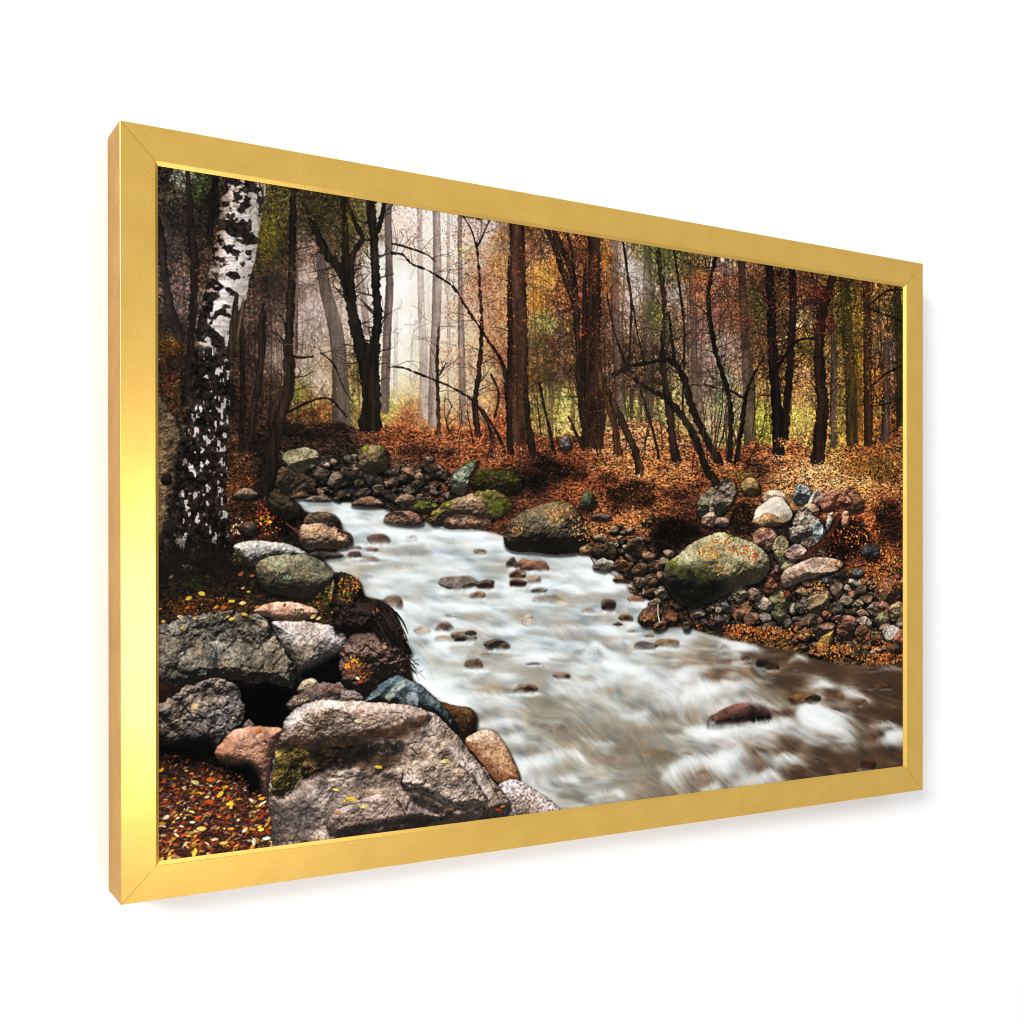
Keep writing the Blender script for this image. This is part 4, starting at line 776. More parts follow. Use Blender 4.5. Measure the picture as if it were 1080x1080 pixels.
for _ in range(260):           # long thin flow lines
    y = random.uniform(640, 860); x = random.uniform(440, 950)
    if at(wm, x, y) < .6: continue
    pts_ = [(x, y, .5)]; n_ = random.randint(6, 16)
    for k_ in range(n_):
        ix_, iy_ = min(CW - 1, int((x - AX) * S)), min(CH - 1, int((y - AY) * S))
        x += float(VX[iy_, ix_]) * 4; y += float(VY[iy_, ix_]) * 4
        if not (300 < x < 957 and 520 < y < 905): break
        pts_.append((x, y, 1.1 * math.sin(3.14 * (k_ + 1) / (n_ + 1)) + .3))
    if len(pts_) > 3:
        line(pts_, random.choice([(240,243,241),(228,230,226),(120,104,86)]), random.uniform(.05, .17), smooth=False, tex=0, edge=0)
soft_w = smear(cv, 11, 9)
soft_w = .5 * soft_w + .5 * smear(blur(cv, 1), 6, 5)
cv[:] = cv + (soft_w - cv) * (wm * (.80 + .1 * sst(700, 600, Yg)))[..., None]
for c_, f_, L_, a_, fa_ in WAVES:
    wave(c_, f_, L_ * .45, a_ * .5, fa_, .8, wd=.8)
soft_w = blur(cv, 1)
cv[:] = cv + (soft_w - cv) * (wm * .55)[..., None]
for pts, col, a, soft in (([(470,622),(500,626),(520,626),(512,632),(480,630)],(150,148,138),.5,2.5),([(548,602),(566,606),(564,614),(548,622),(538,612)],(140,130,116),.5,2.5),([(478,680),(500,684),(498,690),(476,688)],(156,146,132),.5,2.5),([(512,688),(534,690),(530,697),(510,694)],(158,150,138),.45,2.5),([(548,730),(566,732),(580,738),(560,740)],(140,130,112),.45,2.5),([(400,576),(416,578),(430,584),(405,586)],(168,168,160),.4,2.5),([(640,648),(660,658),(654,664),(640,656)],(150,142,132),.45,2.5),([(586,718),(606,720),(612,726),(590,724)],(156,150,140),.4,2.5)):
    shade(pts, col, a, soft)
for (x, y, rx, ry, c, sk, al) in STN:
    if y < 690 and sk < .45:      # the pillow of dark slack water round a stone
        pm = polymask(ell(x + rx * .3, y + ry * .5, rx * 1.5, ry * .8), soft=2.5) * .35
        cv += (C(160,156,148) - cv) * pm[..., None]
    rock(ell(x, y, rx, ry, wob=.22, n=8), tuple(np.array(c) * .74 + np.mean(c) * np.array((1.03, .97, .92)) * .24), facets=1, rough=.55, speck=.12, dark=.5, shadow=0, sink=min(.85, sk + .12), alpha=al, top=1.2, low=.42)
    if sk < .6:                    # foam at its foot
        fmk = polymask(ell(x + random.uniform(-.2, .3) * rx, y + ry * .95, rx * random.uniform(.8, 1.25), ry * .32, wob=.3), soft=1.6) * np.clip(.2 + tile(6, CH, CW, int(x * 3), int(y * 5)), 0, 1)
        cv += (C(240,244,243) - cv) * (fmk * (.8 if x < 760 else .35))[..., None]
rock([(746,766),(751,756),(762,748),(778,742),(792,740),(803,744),(811,751),(812,758),(801,761),(785,762),(765,766)], (100,66,58), rough=.3, speck=.12, dark=.4, shadow=.3, sink=.3, top=1.3, low=.3)
m = polymask([(792,742),(806,746),(812,754),(808,760),(796,760),(788,752)], soft=4)
cv *= (1 - .45 * m)[..., None]

pre_ = cv.copy()
wave([(738,772),(766,767),(801,761),(834,759)], (.15, 1), 18, .45, .2)
wave([(840,752),(846,745),(858,745),(874,750),(897,753)], (.82, .62), 46, .55, .15, 1.3)
wave([(746,764),(756,757)], (.3, 1), 10, .3, .2); wave([(772,738),(800,738),(822,748)], (.75, .7), 20, .25, .3)
post_ = blur(cv, 1); dm_ = np.clip(np.abs(cv - pre_).mean(2) * 6, 0, 1)
cv[:] = cv + (post_ - cv) * dm_[..., None]
# ---------------------------------------------------------------- stones of the banks
def peb(x, y, rx, ry, c, **k):
    k.setdefault('rough', .9); k.setdefault('speck', .2); k.setdefault('facets', 3); k.setdefault('shadow', .6); k.setdefault('top', 1.28); k.setdefault('dark', .55); k.setdefault('low', .34)
    rock(ell(x, y, rx, ry, ang=random.uniform(-.5, .5), wob=.22, n=8), tuple(np.array(c) * .72 + np.array((128, 106, 88)) * .28), **k)
def pebbles(n, box, size, pal, keep=None, asp=(.55, .9), sh=.7):
    q = []
    for _ in range(n):
        q.append((random.uniform(box[1], box[3]), random.uniform(box[0], box[2])))
    for y, x in sorted(q):
        if keep is not None and at(keep, x, y) < .5: continue
        r = random.uniform(*size) * random.choice((1, 1, .8, 1.25))
        c = np.array(random.choice(pal)) * math.exp(random.gauss(0, .2))
        peb(x, y, r, r * random.uniform(*asp), tuple(c), shadow=sh)
BANKL = [(100,84,70),(84,74,64),(120,96,80),(70,62,54),(140,108,90),(96,96,88),(60,50,42),(150,124,104)]
BANKR = [(150,112,90),(120,90,72),(96,76,62),(166,140,118),(80,74,68),(140,92,70),(110,104,94),(176,160,140),(70,60,52),(130,110,80)]
kl = polymask([(325,500),(340,488),(375,480),(410,484),(450,490),(480,498),(480,530),(450,538),(420,530),(380,528),(330,524)])
pebbles(230, (325,478,482,536), (2.2,4.6), BANKL, kl)
for s in [(452.6,484.6,4,3.3,(146,136,124)),(456,495,8,4.5,(72,56,46)),(340,500,9,6,(100,90,80)),(356,507,11,9,(104,96,84)),(345,490,4,3,(150,130,120)),(352,487,4,3,(160,140,130)),(367,484,5,4,(104,98,90)),(371,498.5,11,7.5,(74,66,58)),(413,495,10.5,7.5,(100,80,66)),(430,498.5,8,6,(136,98,78)),(391.5,505,11,7.5,(62,60,56)),(399,516,6,5.2,(124,104,84)),(442,503,5,4,(150,126,110)),(432,517,6,5,(90,90,76)),(415,508,7,5,(92,78,66)),(412,523.5,9.5,5.6,(44,36,34)),(382,519,9,4.5,(80,68,58)),(440,510,6,4,(78,66,56)),(425,505,5,4,(84,72,60)),(466,500,6,4,(70,62,56)),(378,510,6,4,(90,88,50))]:
    peb(*s)
rock([(298,484),(302,477),(310,473),(322,471.5),(333,475),(336,484),(328,495),(315,500),(304,497)], (112,108,90), moss=.2, dark=.5, facets=2)
rock([(290,516),(297,492),(310,497),(325,500),(333,511),(326,521),(300,523)], (78,62,48), facets=3, dark=.4)
rock([(377,478),(381,471),(391,468),(402,470),(409,477),(409,490),(402,497),(390,498),(379,492)], (106,90,68), moss=.42, dark=.5, rough=.8)
rock([(475,508),(478,500),(486,492),(495,487),(502,484),(505,487),(500,495),(495,507),(492,518),(485,523),(476,519)], (112,116,100), moss=.45, mosscol=(52,58,22), dark=.7, facets=3)
rock([(496,509),(504,499),(520,494),(538,496),(548,502),(552,510),(545,518),(535,521),(515,521),(500,516)], (58,52,30), moss=.55, mosscol=(56,58,22), dark=.5, rough=1.4)
rock([(371,533),(378,526),(392,524),(404,530),(402,534),(385,535)], (104,80,68), dark=.3)
rock([(421,533),(428,526),(440,527),(446,532),(440,538),(426,538)], (110,94,76), moss=.4); rock([(434,538),(442,529),(456,530),(462,534),(456,539),(440,540)], (80,76,44), moss=.6)
rock([(416,530),(424,522),(434,522),(438,528),(428,532)], (124,96,80))
rock([(460,546),(470,541),(490,540),(505,545),(518,548),(515,556),(490,558),(465,556)], (150,116,94), dark=.3, shadow=.3, rough=1.2)
rock([(405,549),(411,540),(425,538),(437,540),(446,550),(441,554),(420,553)], (118,90,76), dark=.4, facets=2)
rock([(452,549),(460,537),(475,528),(495,521),(512,517),(525,519),(537,526),(540,535),(532,541),(525,546),(513,549),(500,545),(480,543),(468,547),(460,555)], (118,96,76), moss=.36, mosscol=(88,90,26), dark=.35, rough=.9, shadow=.5)
m = polymask([(508,521),(522,518),(536,526),(540,535),(530,541),(518,545),(514,535)], soft=3) * np.clip(.4 + tile(12, CH, CW, 3, 8), 0, 1)
cv += (C(72,76,22) * (.4 + 1.1 * tile(6, CH, CW, 8, 90))[..., None] - cv) * (m * .8)[..., None]
rock([(532,574),(533,560),(540,549),(550,541),(562,535),(578,530),(592,529),(605,535),(614,545),(619,558),(620,570),(612,582),(590,585),(560,583),(540,581)], (92,80,62), moss=.12, dark=.95, rough=.8, low=.28, speck=.3)
leaves(592, 543, 18, 10, 80, [(190,130,70),(160,100,54),(214,170,110)]); leaves(545, 556, 8, 9, 30, GOLD); leaves(606,556,10,12,30,[(150,110,70),(190,140,90)])
rock([(611,533),(614,524),(620,519),(626,522),(628,532),(622,538),(614,538)], (82,84,62), moss=.45, dark=.5)
rock([(676,552),(680,545),(688,543),(690,549),(684,554)], (60,56,34), moss=.4)
rock([(590,473),(593,463),(598,460),(602,468),(600,474)], (110,104,96)); rock([(622,546),(632,541),(643,543),(640,548)], (90,76,60))
kp = polymask([(622,562),(636,552),(660,554),(682,562),(686,580),(690,600),(700,612),(690,632),(664,614),(640,592),(620,582)])
pebbles(120, (620,550,700,632), (2.2,4.6), [(124,112,98),(146,132,118),(90,80,66),(110,90,70),(160,120,90),(74,62,50)], kp)
leaves(625, 560, 18, 12, 90, [(200,140,90),(180,110,64)]); leaves(664,548,24,8,100,[(200,110,60),(214,134,80)])
for s in [(619,579.6,8,4,(156,118,82)),(640,581,13,9,(64,52,34)),(672,577,10.5,11,(80,62,42)),(636.5,596,10.5,6.5,(180,174,166)),(656,597,8.8,6.8,(152,98,68)),(675,601,9,6,(112,86,62)),(690,596,8,6,(130,100,74)),(684,586,7,5,(120,90,70)),(705,584,6,5,(120,104,86)),(700,592,5,4,(140,120,100)),(685,618,8,4,(120,84,56)),(676,612,8,4,(110,90,70)),(692,612,9,5,(92,70,54)),(699,609,6,9,(152,114,90)),(688,624,9,4,(84,72,58)),(698,627,9,6.5,(146,130,110)),(690,636,8,4,(120,108,96)),(684,650,13.5,9.5,(90,60,44)),(706,651,9.5,8.5,(108,66,46)),(697,660,7,4.5,(126,90,66)),(724,661,4,6,(112,102,98)),(733,640,9,6,(110,80,60)),(748,632,8,6,(130,100,70)),(737,651,8.5,8.5,(88,62,50)),(716,640,6,4,(96,66,50)),(719,625,5,4,(70,52,40))]:
    peb(*s)
line([(694,638,1.6),(694,648,1.6),(696,656,1.2)], (214,200,180), .9); line([(622,586,1.2),(630,600,1.2)], (60,46,40), .8)
leaves(683, 651, 9, 6, 16, GOLD); leaves(745,660,14,4,40,[(210,110,60),(190,90,50),(224,150,90)])
# right bank
rock([(737,545),(735,530),(741,520),(750,514),(757,518),(757,535),(748,545)], (104,98,78), facets=3, dark=.5)
rock([(753,548),(748,538),(749,526),(756,520),(762,526),(762,542)], (178,160,136), facets=2, dark=.4); rock([(740,552),(744,543),(752,540),(758,548),(752,556)], (160,130,108), facets=2)
rock([(755,516),(762,506),(772,508),(777,515),(772,530),(764,540),(756,542),(752,530)], (112,98,84), facets=4, dark=.6, rough=1.2)
rock([(781,514),(784,507),(792,504),(799,508),(802,516),(797,521),(786,521)], (132,108,68), moss=.34, dark=.4)
rock([(754,553),(758,546),(766,546),(770,551),(764,556)], (146,116,104))
kr = polymask([(757,602),(800,620),(830,618),(880,606),(905,604),(925,618),(958,610),(958,700),(940,694),(915,690),(890,690),(860,690),(835,676),(800,668),(760,662),(730,655),(745,640),(780,624)])
pebbles(420, (730,600,957,694), (2.6,5.6), BANKR, kr)
for s in [(883,620,7,9,(154,124,108)),(894,620,4,4,(220,214,206)),(899.5,627,5.5,4.5,(168,108,88)),(893,634,7,5.5,(152,148,128)),(883,643,7,6,(60,62,60)),(902,614,8,4,(170,160,140)),(905,604,6,5,(120,130,124)),(872,612,6,4,(86,100,104)),(918,616,6,5,(90,78,72)),(908,622,7,4,(100,84,74)),(854,632,7,5,(110,92,82)),(845,624,6,5,(130,110,92)),(848,634,5,4,(90,80,74)),(862,627,5,4,(120,110,100)),(916,634,5,4,(140,112,92)),(906,636,6,4,(180,150,120)),
 (937,624,13.5,13,(120,82,64)),(922,643,8.5,7.5,(166,140,132)),(910,647,7,5,(150,120,104)),(932,638,5.5,5,(172,116,98)),(938,645,4,5,(150,100,84)),(930,655,8.5,10.5,(126,112,82)),(948,645,9.5,10,(170,146,110)),(951,660,6,8,(120,104,90)),(894,659,12.5,12.5,(150,98,78)),(881,652,7,3,(140,96,80)),(913,656.5,8.5,6.2,(190,174,160)),(909.6,669,9,9,(130,86,60)),(926,672,8.5,7.5,(96,80,58)),(935,663,8.5,5.5,(116,102,82)),(940,670,9,9.5,(170,166,160)),(950,674,7,12,(166,96,76)),(943,687,10,8,(70,44,32)),
 (863,639,14,11.5,(138,122,92)),(858,656,9.5,7.5,(142,114,100)),(871.6,649,4.5,5,(168,98,68)),(861.5,666,8.5,7.5,(84,84,74)),(872,662,9,6,(132,98,78)),(845,657,14,8,(76,66,54)),(837.5,641,6.5,6.5,(172,162,130)),(844,642,5.5,7.5,(84,86,80)),(831,659,5,6,(70,72,74)),(848.5,670,6,6,(144,114,98)),(905,688,14,6.5,(56,46,36)),(822,638,10.5,17,(150,148,96)),(806,637,8.5,8.5,(174,160,148)),(796,627,8.5,6.5,(154,124,108)),(781,644.5,13,10,(126,86,64)),(792,654,9.5,8,(166,116,94)),(807,652,6,6,(110,104,100)),(810,660,9,4,(84,72,60)),(762,655,8.5,8.5,(84,84,82)),(765,640,6,6,(90,108,104)),(758,644,4,4,(160,140,120)),(773,630,5,6,(84,80,76)),
 (780,627,8.5,8.5,(178,168,138)),(818,606,7,6,(168,98,76)),(811,618,10.5,9,(154,90,70)),(822,600,6,4,(150,124,112)),(831,627,4,4,(150,60,44)),(887,606,7,6,(80,66,50)),(800,612,7,6,(70,60,48))]:
    peb(*s)
rock([(859,686),(866,672),(879,665),(878,676),(870,687)], (160,124,66), facets=1, smooth=False, dark=.2)
leaves(800, 668, 34, 8, 330, GOLD + RUST[:2] + [(90,56,34),(200,110,50)]); leaves(778, 662, 16, 5, 90, GOLD + RUST[:2]); leaves(880, 686, 26, 8, 240, GOLD + RUST[:2] + [(90,56,34),(200,110,50)]); leaves(930, 694, 26, 6, 260, GOLD + RUST[:2] + [(100,56,34)]); leaves(920,678,20,8,70,GOLD+RUST[:2])
leaves(840, 668, 18, 8, 90, GOLD + RUST[:2]); leaves(860, 622, 16, 8, 60, GOLD); leaves(930, 612, 26, 12, 200, GOLD + RUST); leaves(770,606,10,16,30,GOLD); leaves(890,650,60,34,110,GOLD,(1,1.8)); leaves(770,640,30,20,50,GOLD,(1,1.8)); leaves(918,590,28,12,160,RUST+GOLD[:2])
# heap with the white stone
rock([(804,525),(810,518),(820,517),(828,522),(830,530),(818,529),(808,531)], (196,182,158), dark=.2, facets=2, lowcol=(120,100,80))
rock([(828,530),(832,522),(842,525),(848,533),(844,541),(836,541)], (156,114,78), dark=.5, facets=2)
rock(ell(846,521.5,10,10.5,wob=.08), (120,124,122), dark=.45, facets=2, speck=.12)
rock([(895,514),(903,519),(911,534),(901,541),(890,533)], (116,80,60), facets=3)
rock([(852,531),(857,520),(865,516),(869,522),(867,530),(863,537),(856,533)], (150,124,110), facets=3, dark=.4, lowcol=(64,42,36))
rock([(852,531),(857,520),(863,517),(860,525),(856,532)], (216,204,192), facets=0, dark=0, shadow=0, rough=.4)
rock([(865,529),(870,520),(882,515),(893,520),(898,530),(889,532),(876,537),(867,538)], (176,128,102), facets=4, dark=.6, rough=1.2, lowcol=(74,44,34))
rock(ell(855,538,9.5,7,wob=.1), (160,132,104), dark=.4)
rock([(831,560),(838,546),(846,536),(853,539),(862,547),(869,556),(869,567),(862,575),(853,580),(843,575),(834,570)], (124,114,104), facets=3, dark=.45, speck=.45, rough=1.1)
rock([(858,552),(864,549),(869,557),(868,567),(861,574),(857,566)], (126,132,132), facets=2, dark=.4, shadow=0)
rock([(793,549),(797,538),(806,530),(815,525),(825,525),(832,534),(836,543),(830,551),(818,555),(802,558),(794,553)], (224,206,180), dark=0, facets=2, rough=.5, top=1.1, low=.72, speck=.1)
rock([(793,549),(800,545),(809,541),(818,544),(827,549),(834,547),(829,552),(818,556),(802,559),(794,554)], (128,98,70), dark=.3, shadow=0, facets=0, rough=.8)
rock(ell(807,569,13.5,12.5,wob=.12), (132,96,80), dark=.5, facets=3, rough=1.1)
rock([(814,578),(818,568),(826,565),(832,572),(833,586),(826,597),(818,590)], (136,126,94), dark=.4, facets=2)
rock([(823,600),(828,592),(836,590),(840,598),(830,603)], (126,116,90), dark=.4)
rock([(828,586),(832,578),(840,574),(848,577),(851,584),(844,590),(834,591)], (186,158,148), dark=.75, facets=2, lowcol=(80,60,48))
line([(848,588,5),(860,578,6),(871,568,6),(880,556,5),(885,543,4)], (86,44,36), .95, jag=.8); line([(871,568,3),(885,572,3),(898,580,2)], (60,32,28), .9, jag=.6)
rock([(871,556),(873,543),(879,541),(877,552),(873,559)], (200,184,164), shadow=.3); rock(ell(891.5,547,4.5,9), (176,128,100), shadow=.3)
rock(ell(918,582,9.5,8.5), (64,60,60), facets=3); leaves(890, 575, 20, 18, 30, RUST[2:])
rock([(823,613),(828,602),(842,594),(860,588),(880,589),(889,594),(884,601),(870,606),(850,612),(832,619),(825,619)], (156,130,114), dark=.5, rough=.6, facets=1)
leaves(884,594,8,3,16,GOLD)
rock([(699,610),(702,597),(713,586),(730,573),(744,566),(757,562),(779,567),(803,577),(812,593),(809,607),(798,615),(780,620),(760,630),(742,637),(726,640),(714,634),(704,623)], (138,130,100), moss=.22, mosscol=(96,96,40), dark=.55, rough=.55, speck=.22, flat=.75, low=.36)
m = polymask([(699,606),(706,598),(722,596),(742,604),(758,604),(764,618),(756,632),(738,640),(722,640),(706,626)], soft=7)
cv *= (1 - .68 * m * np.clip(.55 + .8 * tile(12, CH, CW, 44, 2), 0, 1))[..., None]
m = polymask([(702,600),(716,594),(738,598),(752,600),(758,610),(740,614),(716,610)], soft=4) * np.clip(tile(12, CH, CW, 4, 62) * 1.4 - .2, 0, 1)
cv += (C(70,72,22) * (.3 + 1.2 * tile(6, CH, CW, 28, 90))[..., None] - cv) * (m * .7)[..., None]
leaves(746, 583, 13, 8, 130, GOLD + [(230,200,140)]); leaves(782, 580, 18, 6, 90, GOLD + RUST[:2]); leaves(797,588,9,5,30,RUST[:2]); leaves(760,600,6,8,18,GOLD); leaves(764, 570, 16, 5, 40, GOLD)
# left bank
rock([(165,430),(172,424),(180,434),(187,446),(191,462),(189,490),(184,530),(176,560),(165,565)], (98,82,62), dark=.1, rough=.7, flat=1.2)
rock(ell(176,506,6,7), (40,26,20), shadow=0, rough=.5)
rock([(284,526),(290,515),(300,520),(312,528),(318,538),(315,546),(300,547),(286,540)], (58,48,36), dark=.6, rough=1.1)
rock([(320,553),(324,543),(336,540),(350,541),(357,548),(355,556),(340,558)], (84,72,58), dark=.75, facets=2)
rock([(306,526),(312,520),(322,519),(327,525)], (80,64,52)); rock([(246,524),(252,516),(264,515),(272,522),(262,526)], (104,86,72))
rock([(252,558),(258,550),(268,552),(272,560),(262,566)], (72,58,48)); rock([(322,528),(334,522),(350,526),(346,531)], (96,84,72), shadow=.2, sink=.3)
rock([(316,558),(325,552),(343,553),(360,561),(371,570),(367,577),(350,580),(328,580),(318,573)], (134,112,94), dark=.9, rough=1.0, low=.35)
leaves(342,557,18,3,30,[(190,120,90),(214,160,130)]); leaves(358,564,8,2,12,RUST)
line([(302,552,1.4),(312,560,1.4),(319,568,1.2)], (110,66,60), .9)
rock([(323,586),(334,581),(350,582),(362,585),(358,589),(338,590)], (62,54,48), shadow=.3, sink=.3)
rock([(247,577),(262,571),(285,571),(305,573),(318,580),(324,585),(308,589),(280,592),(264,598),(256,592)], (150,147,144), dark=.9, rough=.6, low=.28, flat=.7)
rock([(270,598),(275,590),(288,585),(305,584),(325,585),(342,592),(351,602),(355,613),(350,622),(340,630),(320,632),(300,629),(280,623),(271,613)], (98,92,74), moss=.10, mosscol=(110,124,92), dark=.55, rough=.5, speck=.32, low=.34)
for x, y, rx, ry in ((303,609,4.5,3),(296,593,5,2.5),(285,590,3,2)):
    leaves(x, y, rx, ry, 26, [(120,150,118),(140,166,132)], (1, 2), .6)
rock([(346,632),(352,610),(360,606),(366,616),(366,632),(356,640)], (128,112,92), dark=.5, facets=2)
leaves(210, 612, 44, 16, 160, [(60,44,28),(50,50,22),(40,30,22),(76,54,32)]); leaves(210, 640, 46, 12, 260, [(120,70,36),(90,52,30),(60,40,26),(160,96,44)])
leaves(345, 634, 20, 8, 120, [(90,92,30),(70,76,26),(160,100,44),(50,40,24)]); leaves(355, 625, 12, 14, 80, [(150,110,46),(96,96,36),(200,130,50)])
rock([(268,646),(275,639),(295,635),(315,636),(330,640),(335,648),(320,655),(300,658),(285,652)], (182,138,118), dark=.35, rough=.5)
leaves(316,646,7,5,24,[(80,84,30),(60,64,24)])
rock([(286,657),(305,655),(330,656),(350,660),(362,668),(367,680),(362,690),(345,701),(325,712),(314,717),(305,697),(295,676)], (186,172,164), dark=.75, rough=.5, speck=.3, low=.3, flat=.75, top=1.15)
m = polymask([(318,716),(318,708),(338,699),(358,688),(366,690),(374,712),(360,726),(330,722)], soft=3)
cv *= (1 - .9 * m)[..., None]
rock([(160,668),(183,655),(205,648),(230,646),(255,645),(275,650),(285,660),(295,678),(305,692),(312,706),(313,719),(308,730),(298,724),(285,719),(262,721),(250,718),(240,716),(220,719),(205,726),(190,730),(160,735)], (92,86,78), dark=.5, rough=1.3, speck=.35, facets=3, low=.3, moss=.1, mosscol=(86,104,84), flat=.7, blot=.5)
for pts, w in (([(222,680),(229,690),(226,702),(232,712)],2.2),([(262,652),(275,662),(284,676)],1.4),([(205,660),(226,664),(248,660)],1.2),([(232,676),(252,672),(266,680)],1.4),([(180,690),(200,682),(214,684)],1.4)):
    line([(x, y, w) for x, y in pts], (34,30,28), .6, jag=1.4)
leaves(226,692,6,10,40,[(64,76,80),(50,58,62)],(1.5,3),.5)
m = polymask([(246,722),(262,724),(284,722),(298,727),(308,733),(312,746),(300,762),(290,768),(262,766),(252,756)], soft=4)
cv *= (1 - .96 * m)[..., None]
m = polymask([(165,718),(190,722),(206,718),(190,736),(165,752)], soft=4)
cv += (C(46,26,20) * (.5 + tile(12, CH, CW, 4, 2))[..., None] - cv) * (m * .85)[..., None]
rock([(313,728),(320,718),(328,715),(334,718),(335,726),(322,734)], (158,138,118), dark=.4)
rock([(303,744),(318,731),(335,723),(350,720),(366,722),(388,736),(380,748),(340,748),(312,750)], (92,80,78), dark=.4, rough=1.2, low=.4)
leaves(318,738,9,2.2,10,YEL+[(226,200,150)],(1.2,2.4)); leaves(352,727,14,5,40,[(110,52,44),(90,46,40)],(1.2,2.4),.5)
rock([(255,768),(262,758),(268,764),(266,770)], (110,92,84), dark=.3)
rock([(160,752),(178,736),(190,727),(205,721),(218,717),(232,716),(245,721),(253,731),(258,746),(256,761),(250,769),(240,781),(230,791),(215,793),(190,790),(160,785)], (106,96,91), dark=.55, rough=1.3, speck=.3, facets=5, low=.28, flat=.8)
m = polymask([(165,772),(184,780),(214,776),(226,782),(228,800),(200,806),(165,800)], soft=5)
cv *= (1 - .82 * m)[..., None]
rock([(226,794),(235,781),(245,771),(255,767),(275,766),(298,768),(296,785),(291,800),(287,825),(285,840),(276,840),(272,822),(262,812),(248,808),(233,805)], (196,140,114), dark=.5, rough=.5, speck=.16, low=.32, flat=.6, top=1.15)
m = polymask([(228,803),(246,806),(262,804),(272,816),(275,838),(262,838),(240,820),(222,810)], soft=4)
cv *= (1 - .88 * m)[..., None]
# leaf carpet in the lower left corner
pal = [(84,48,38),(104,54,38),(66,40,34),(128,68,46),(50,32,28),(112,80,68),(92,66,58),(76,50,44)]
lm = polymask([(165,800),(200,806),(236,812),(262,830),(276,842),(288,845),(292,900),(285,912),(165,914)], soft=6)
def carpet(n, pal, size, a=.95):
    for _ in range(n):
        y = random.uniform(796, 910); x = random.uniform(166, 294)
        if random.random() > at(lm, x, y) * .96: continue
        k = size * (.6 + .6 * (y - 800) / 100) * random.uniform(.6, 1.35)
        c = np.array(random.choice(pal), F) / 255 * math.exp(random.gauss(0, .22)) * (.62 + .4 * sst(805, 850, y))
        leaf(x, y, k, random.uniform(.3, .52), random.gauss(-.25, .42), np.clip(c, 0, 1))
carpet(2600, pal, 3.6)
carpet(380, [(170,80,34),(186,96,40),(150,62,34),(130,52,34)], 5.4)
carpet(700, pal[:5], 3.0)
carpet(170, [(214,150,56),(200,130,50),(226,180,90)], 5.4)
carpet(150, [(222,190,140),(200,166,128),(180,138,104)], 5.0)
carpet(520, pal, 3.4)
for x, y, r, c in ((206,825,8,(240,214,140)),(222,822,9,(214,110,40)),(232,838,9,(230,170,60)),(242,848,8,(244,200,70)),(276,842,7,(238,160,50)),(170,812,6,(244,170,50)),(220,846,9,(214,96,40)),(205,899,9,(244,210,70)),(175,862,7,(240,220,170)),(286,862,8,(244,206,110)),(268,888,8,(244,236,200)),(212,874,10,(236,206,110)),(240,842,6,(200,90,40)),(286,852,6,(240,190,80)),(202,816,5,(226,120,50))):
    leaf(x, y, r * .85, .5, random.gauss(-.25, .5), C(*c) * .95)
for x, y, r, c in ((181,608,5,(240,214,150)),(199,631,6,(232,190,70)),(213,626,6,(236,200,90)),(219,608,5,(224,150,70)),(254,605,5,(224,130,80)),(266,607,4,(214,120,80)),(244,634,6,(240,196,80)),(256,636,6,(244,210,120)),(262,624,3.5,(240,200,90)),(256,620,3.5,(230,160,110)),(190,650,6,(230,200,150)),(172,655,4,(230,160,70)),(236,641,5,(200,100,40)),(228,640,5,(214,140,60)),(198,641,4,(200,100,40)),(206,652,4,(230,180,90)),(330,650,6,(230,180,110)),(336,652,5,(240,200,140)),(352,646,5,(236,214,180)),(350,630,4,(220,120,50)),(258,648,5,(240,190,80)),(240,650,4,(230,170,70)),(271,640,4,(190,120,70)),(300,638,3,(170,60,40)),(360,632,4,(230,140,50)),(364,640,3.5,(210,90,40)),(205,745,7,(226,196,130)),(246,757,3,(220,190,120)),(244,653,5,(214,180,90)),(192,662,4,(220,170,80))):
    leaf(x, y, r, random.uniform(.45, .65), random.uniform(-.7, .3), C(*c) * .95)
# ---------------------------------------------------------------- near stones, root and birch
# bank below the root
rock([(360,684),(370,672),(390,666),(410,670),(425,692),(433,713),(420,716),(405,716),(396,724),(385,737),(370,732),(360,716)], (88,70,62), dark=.4, rough=1.7, low=.3, shadow=.3)
leaves(376, 706, 15, 12, 150, [(130,70,34),(96,56,32),(70,44,28),(150,96,44)], (1.2,2.6)); leaves(372,698,8,8,26,[(224,130,50),(240,180,80),(214,90,40)],(1.6,3.2))
for x, y, r, c in ((366,703,5,(232,140,44)),(377,715,4,(240,230,190)),(380,719,3.5,(206,60,36)),(372,697,4,(220,150,60)),(362,690,3,(200,110,50)),(405,682,4,(190,150,110))):
    dab(x, y, r, r * .7, random.uniform(-.7, .7), C(*c), .95)
rock([(352,612),(360,604),(375,609),(382,622),(384,632),(392,634),(402,633),(411,640),(419,650),(422,662),(426,674),(434,688),(430,691),(420,680),(412,674),(398,668),(384,664),(366,668),(352,664)], (36,28,25), dark=.5, rough=2.0, shadow=.5, top=1.7, low=.3, smooth=True)
for k in range(46):
    x = random.uniform(392, 418); y = random.uniform(640, 668); a = random.uniform(.75, 1.15); L = random.uniform(12, 30)
    p = [(x, y, 2.2), (x + math.cos(a) * L * .5, y + math.sin(a) * L * .5, 1.7), (x + math.cos(a + .12) * L, y + math.sin(a + .12) * L, .6)]
    line(p, random.choice([(24,18,16),(34,26,24),(18,13,12),(58,44,40)]), .95, tex=0, edge=0)
for k in range(16):
    x = random.uniform(424, 431); y = random.uniform(688, 700)
    twig(x, y, random.uniform(.9, 1.6), random.uniform(12, 24), 1.2, (30,22,20), .9, 1, rt)
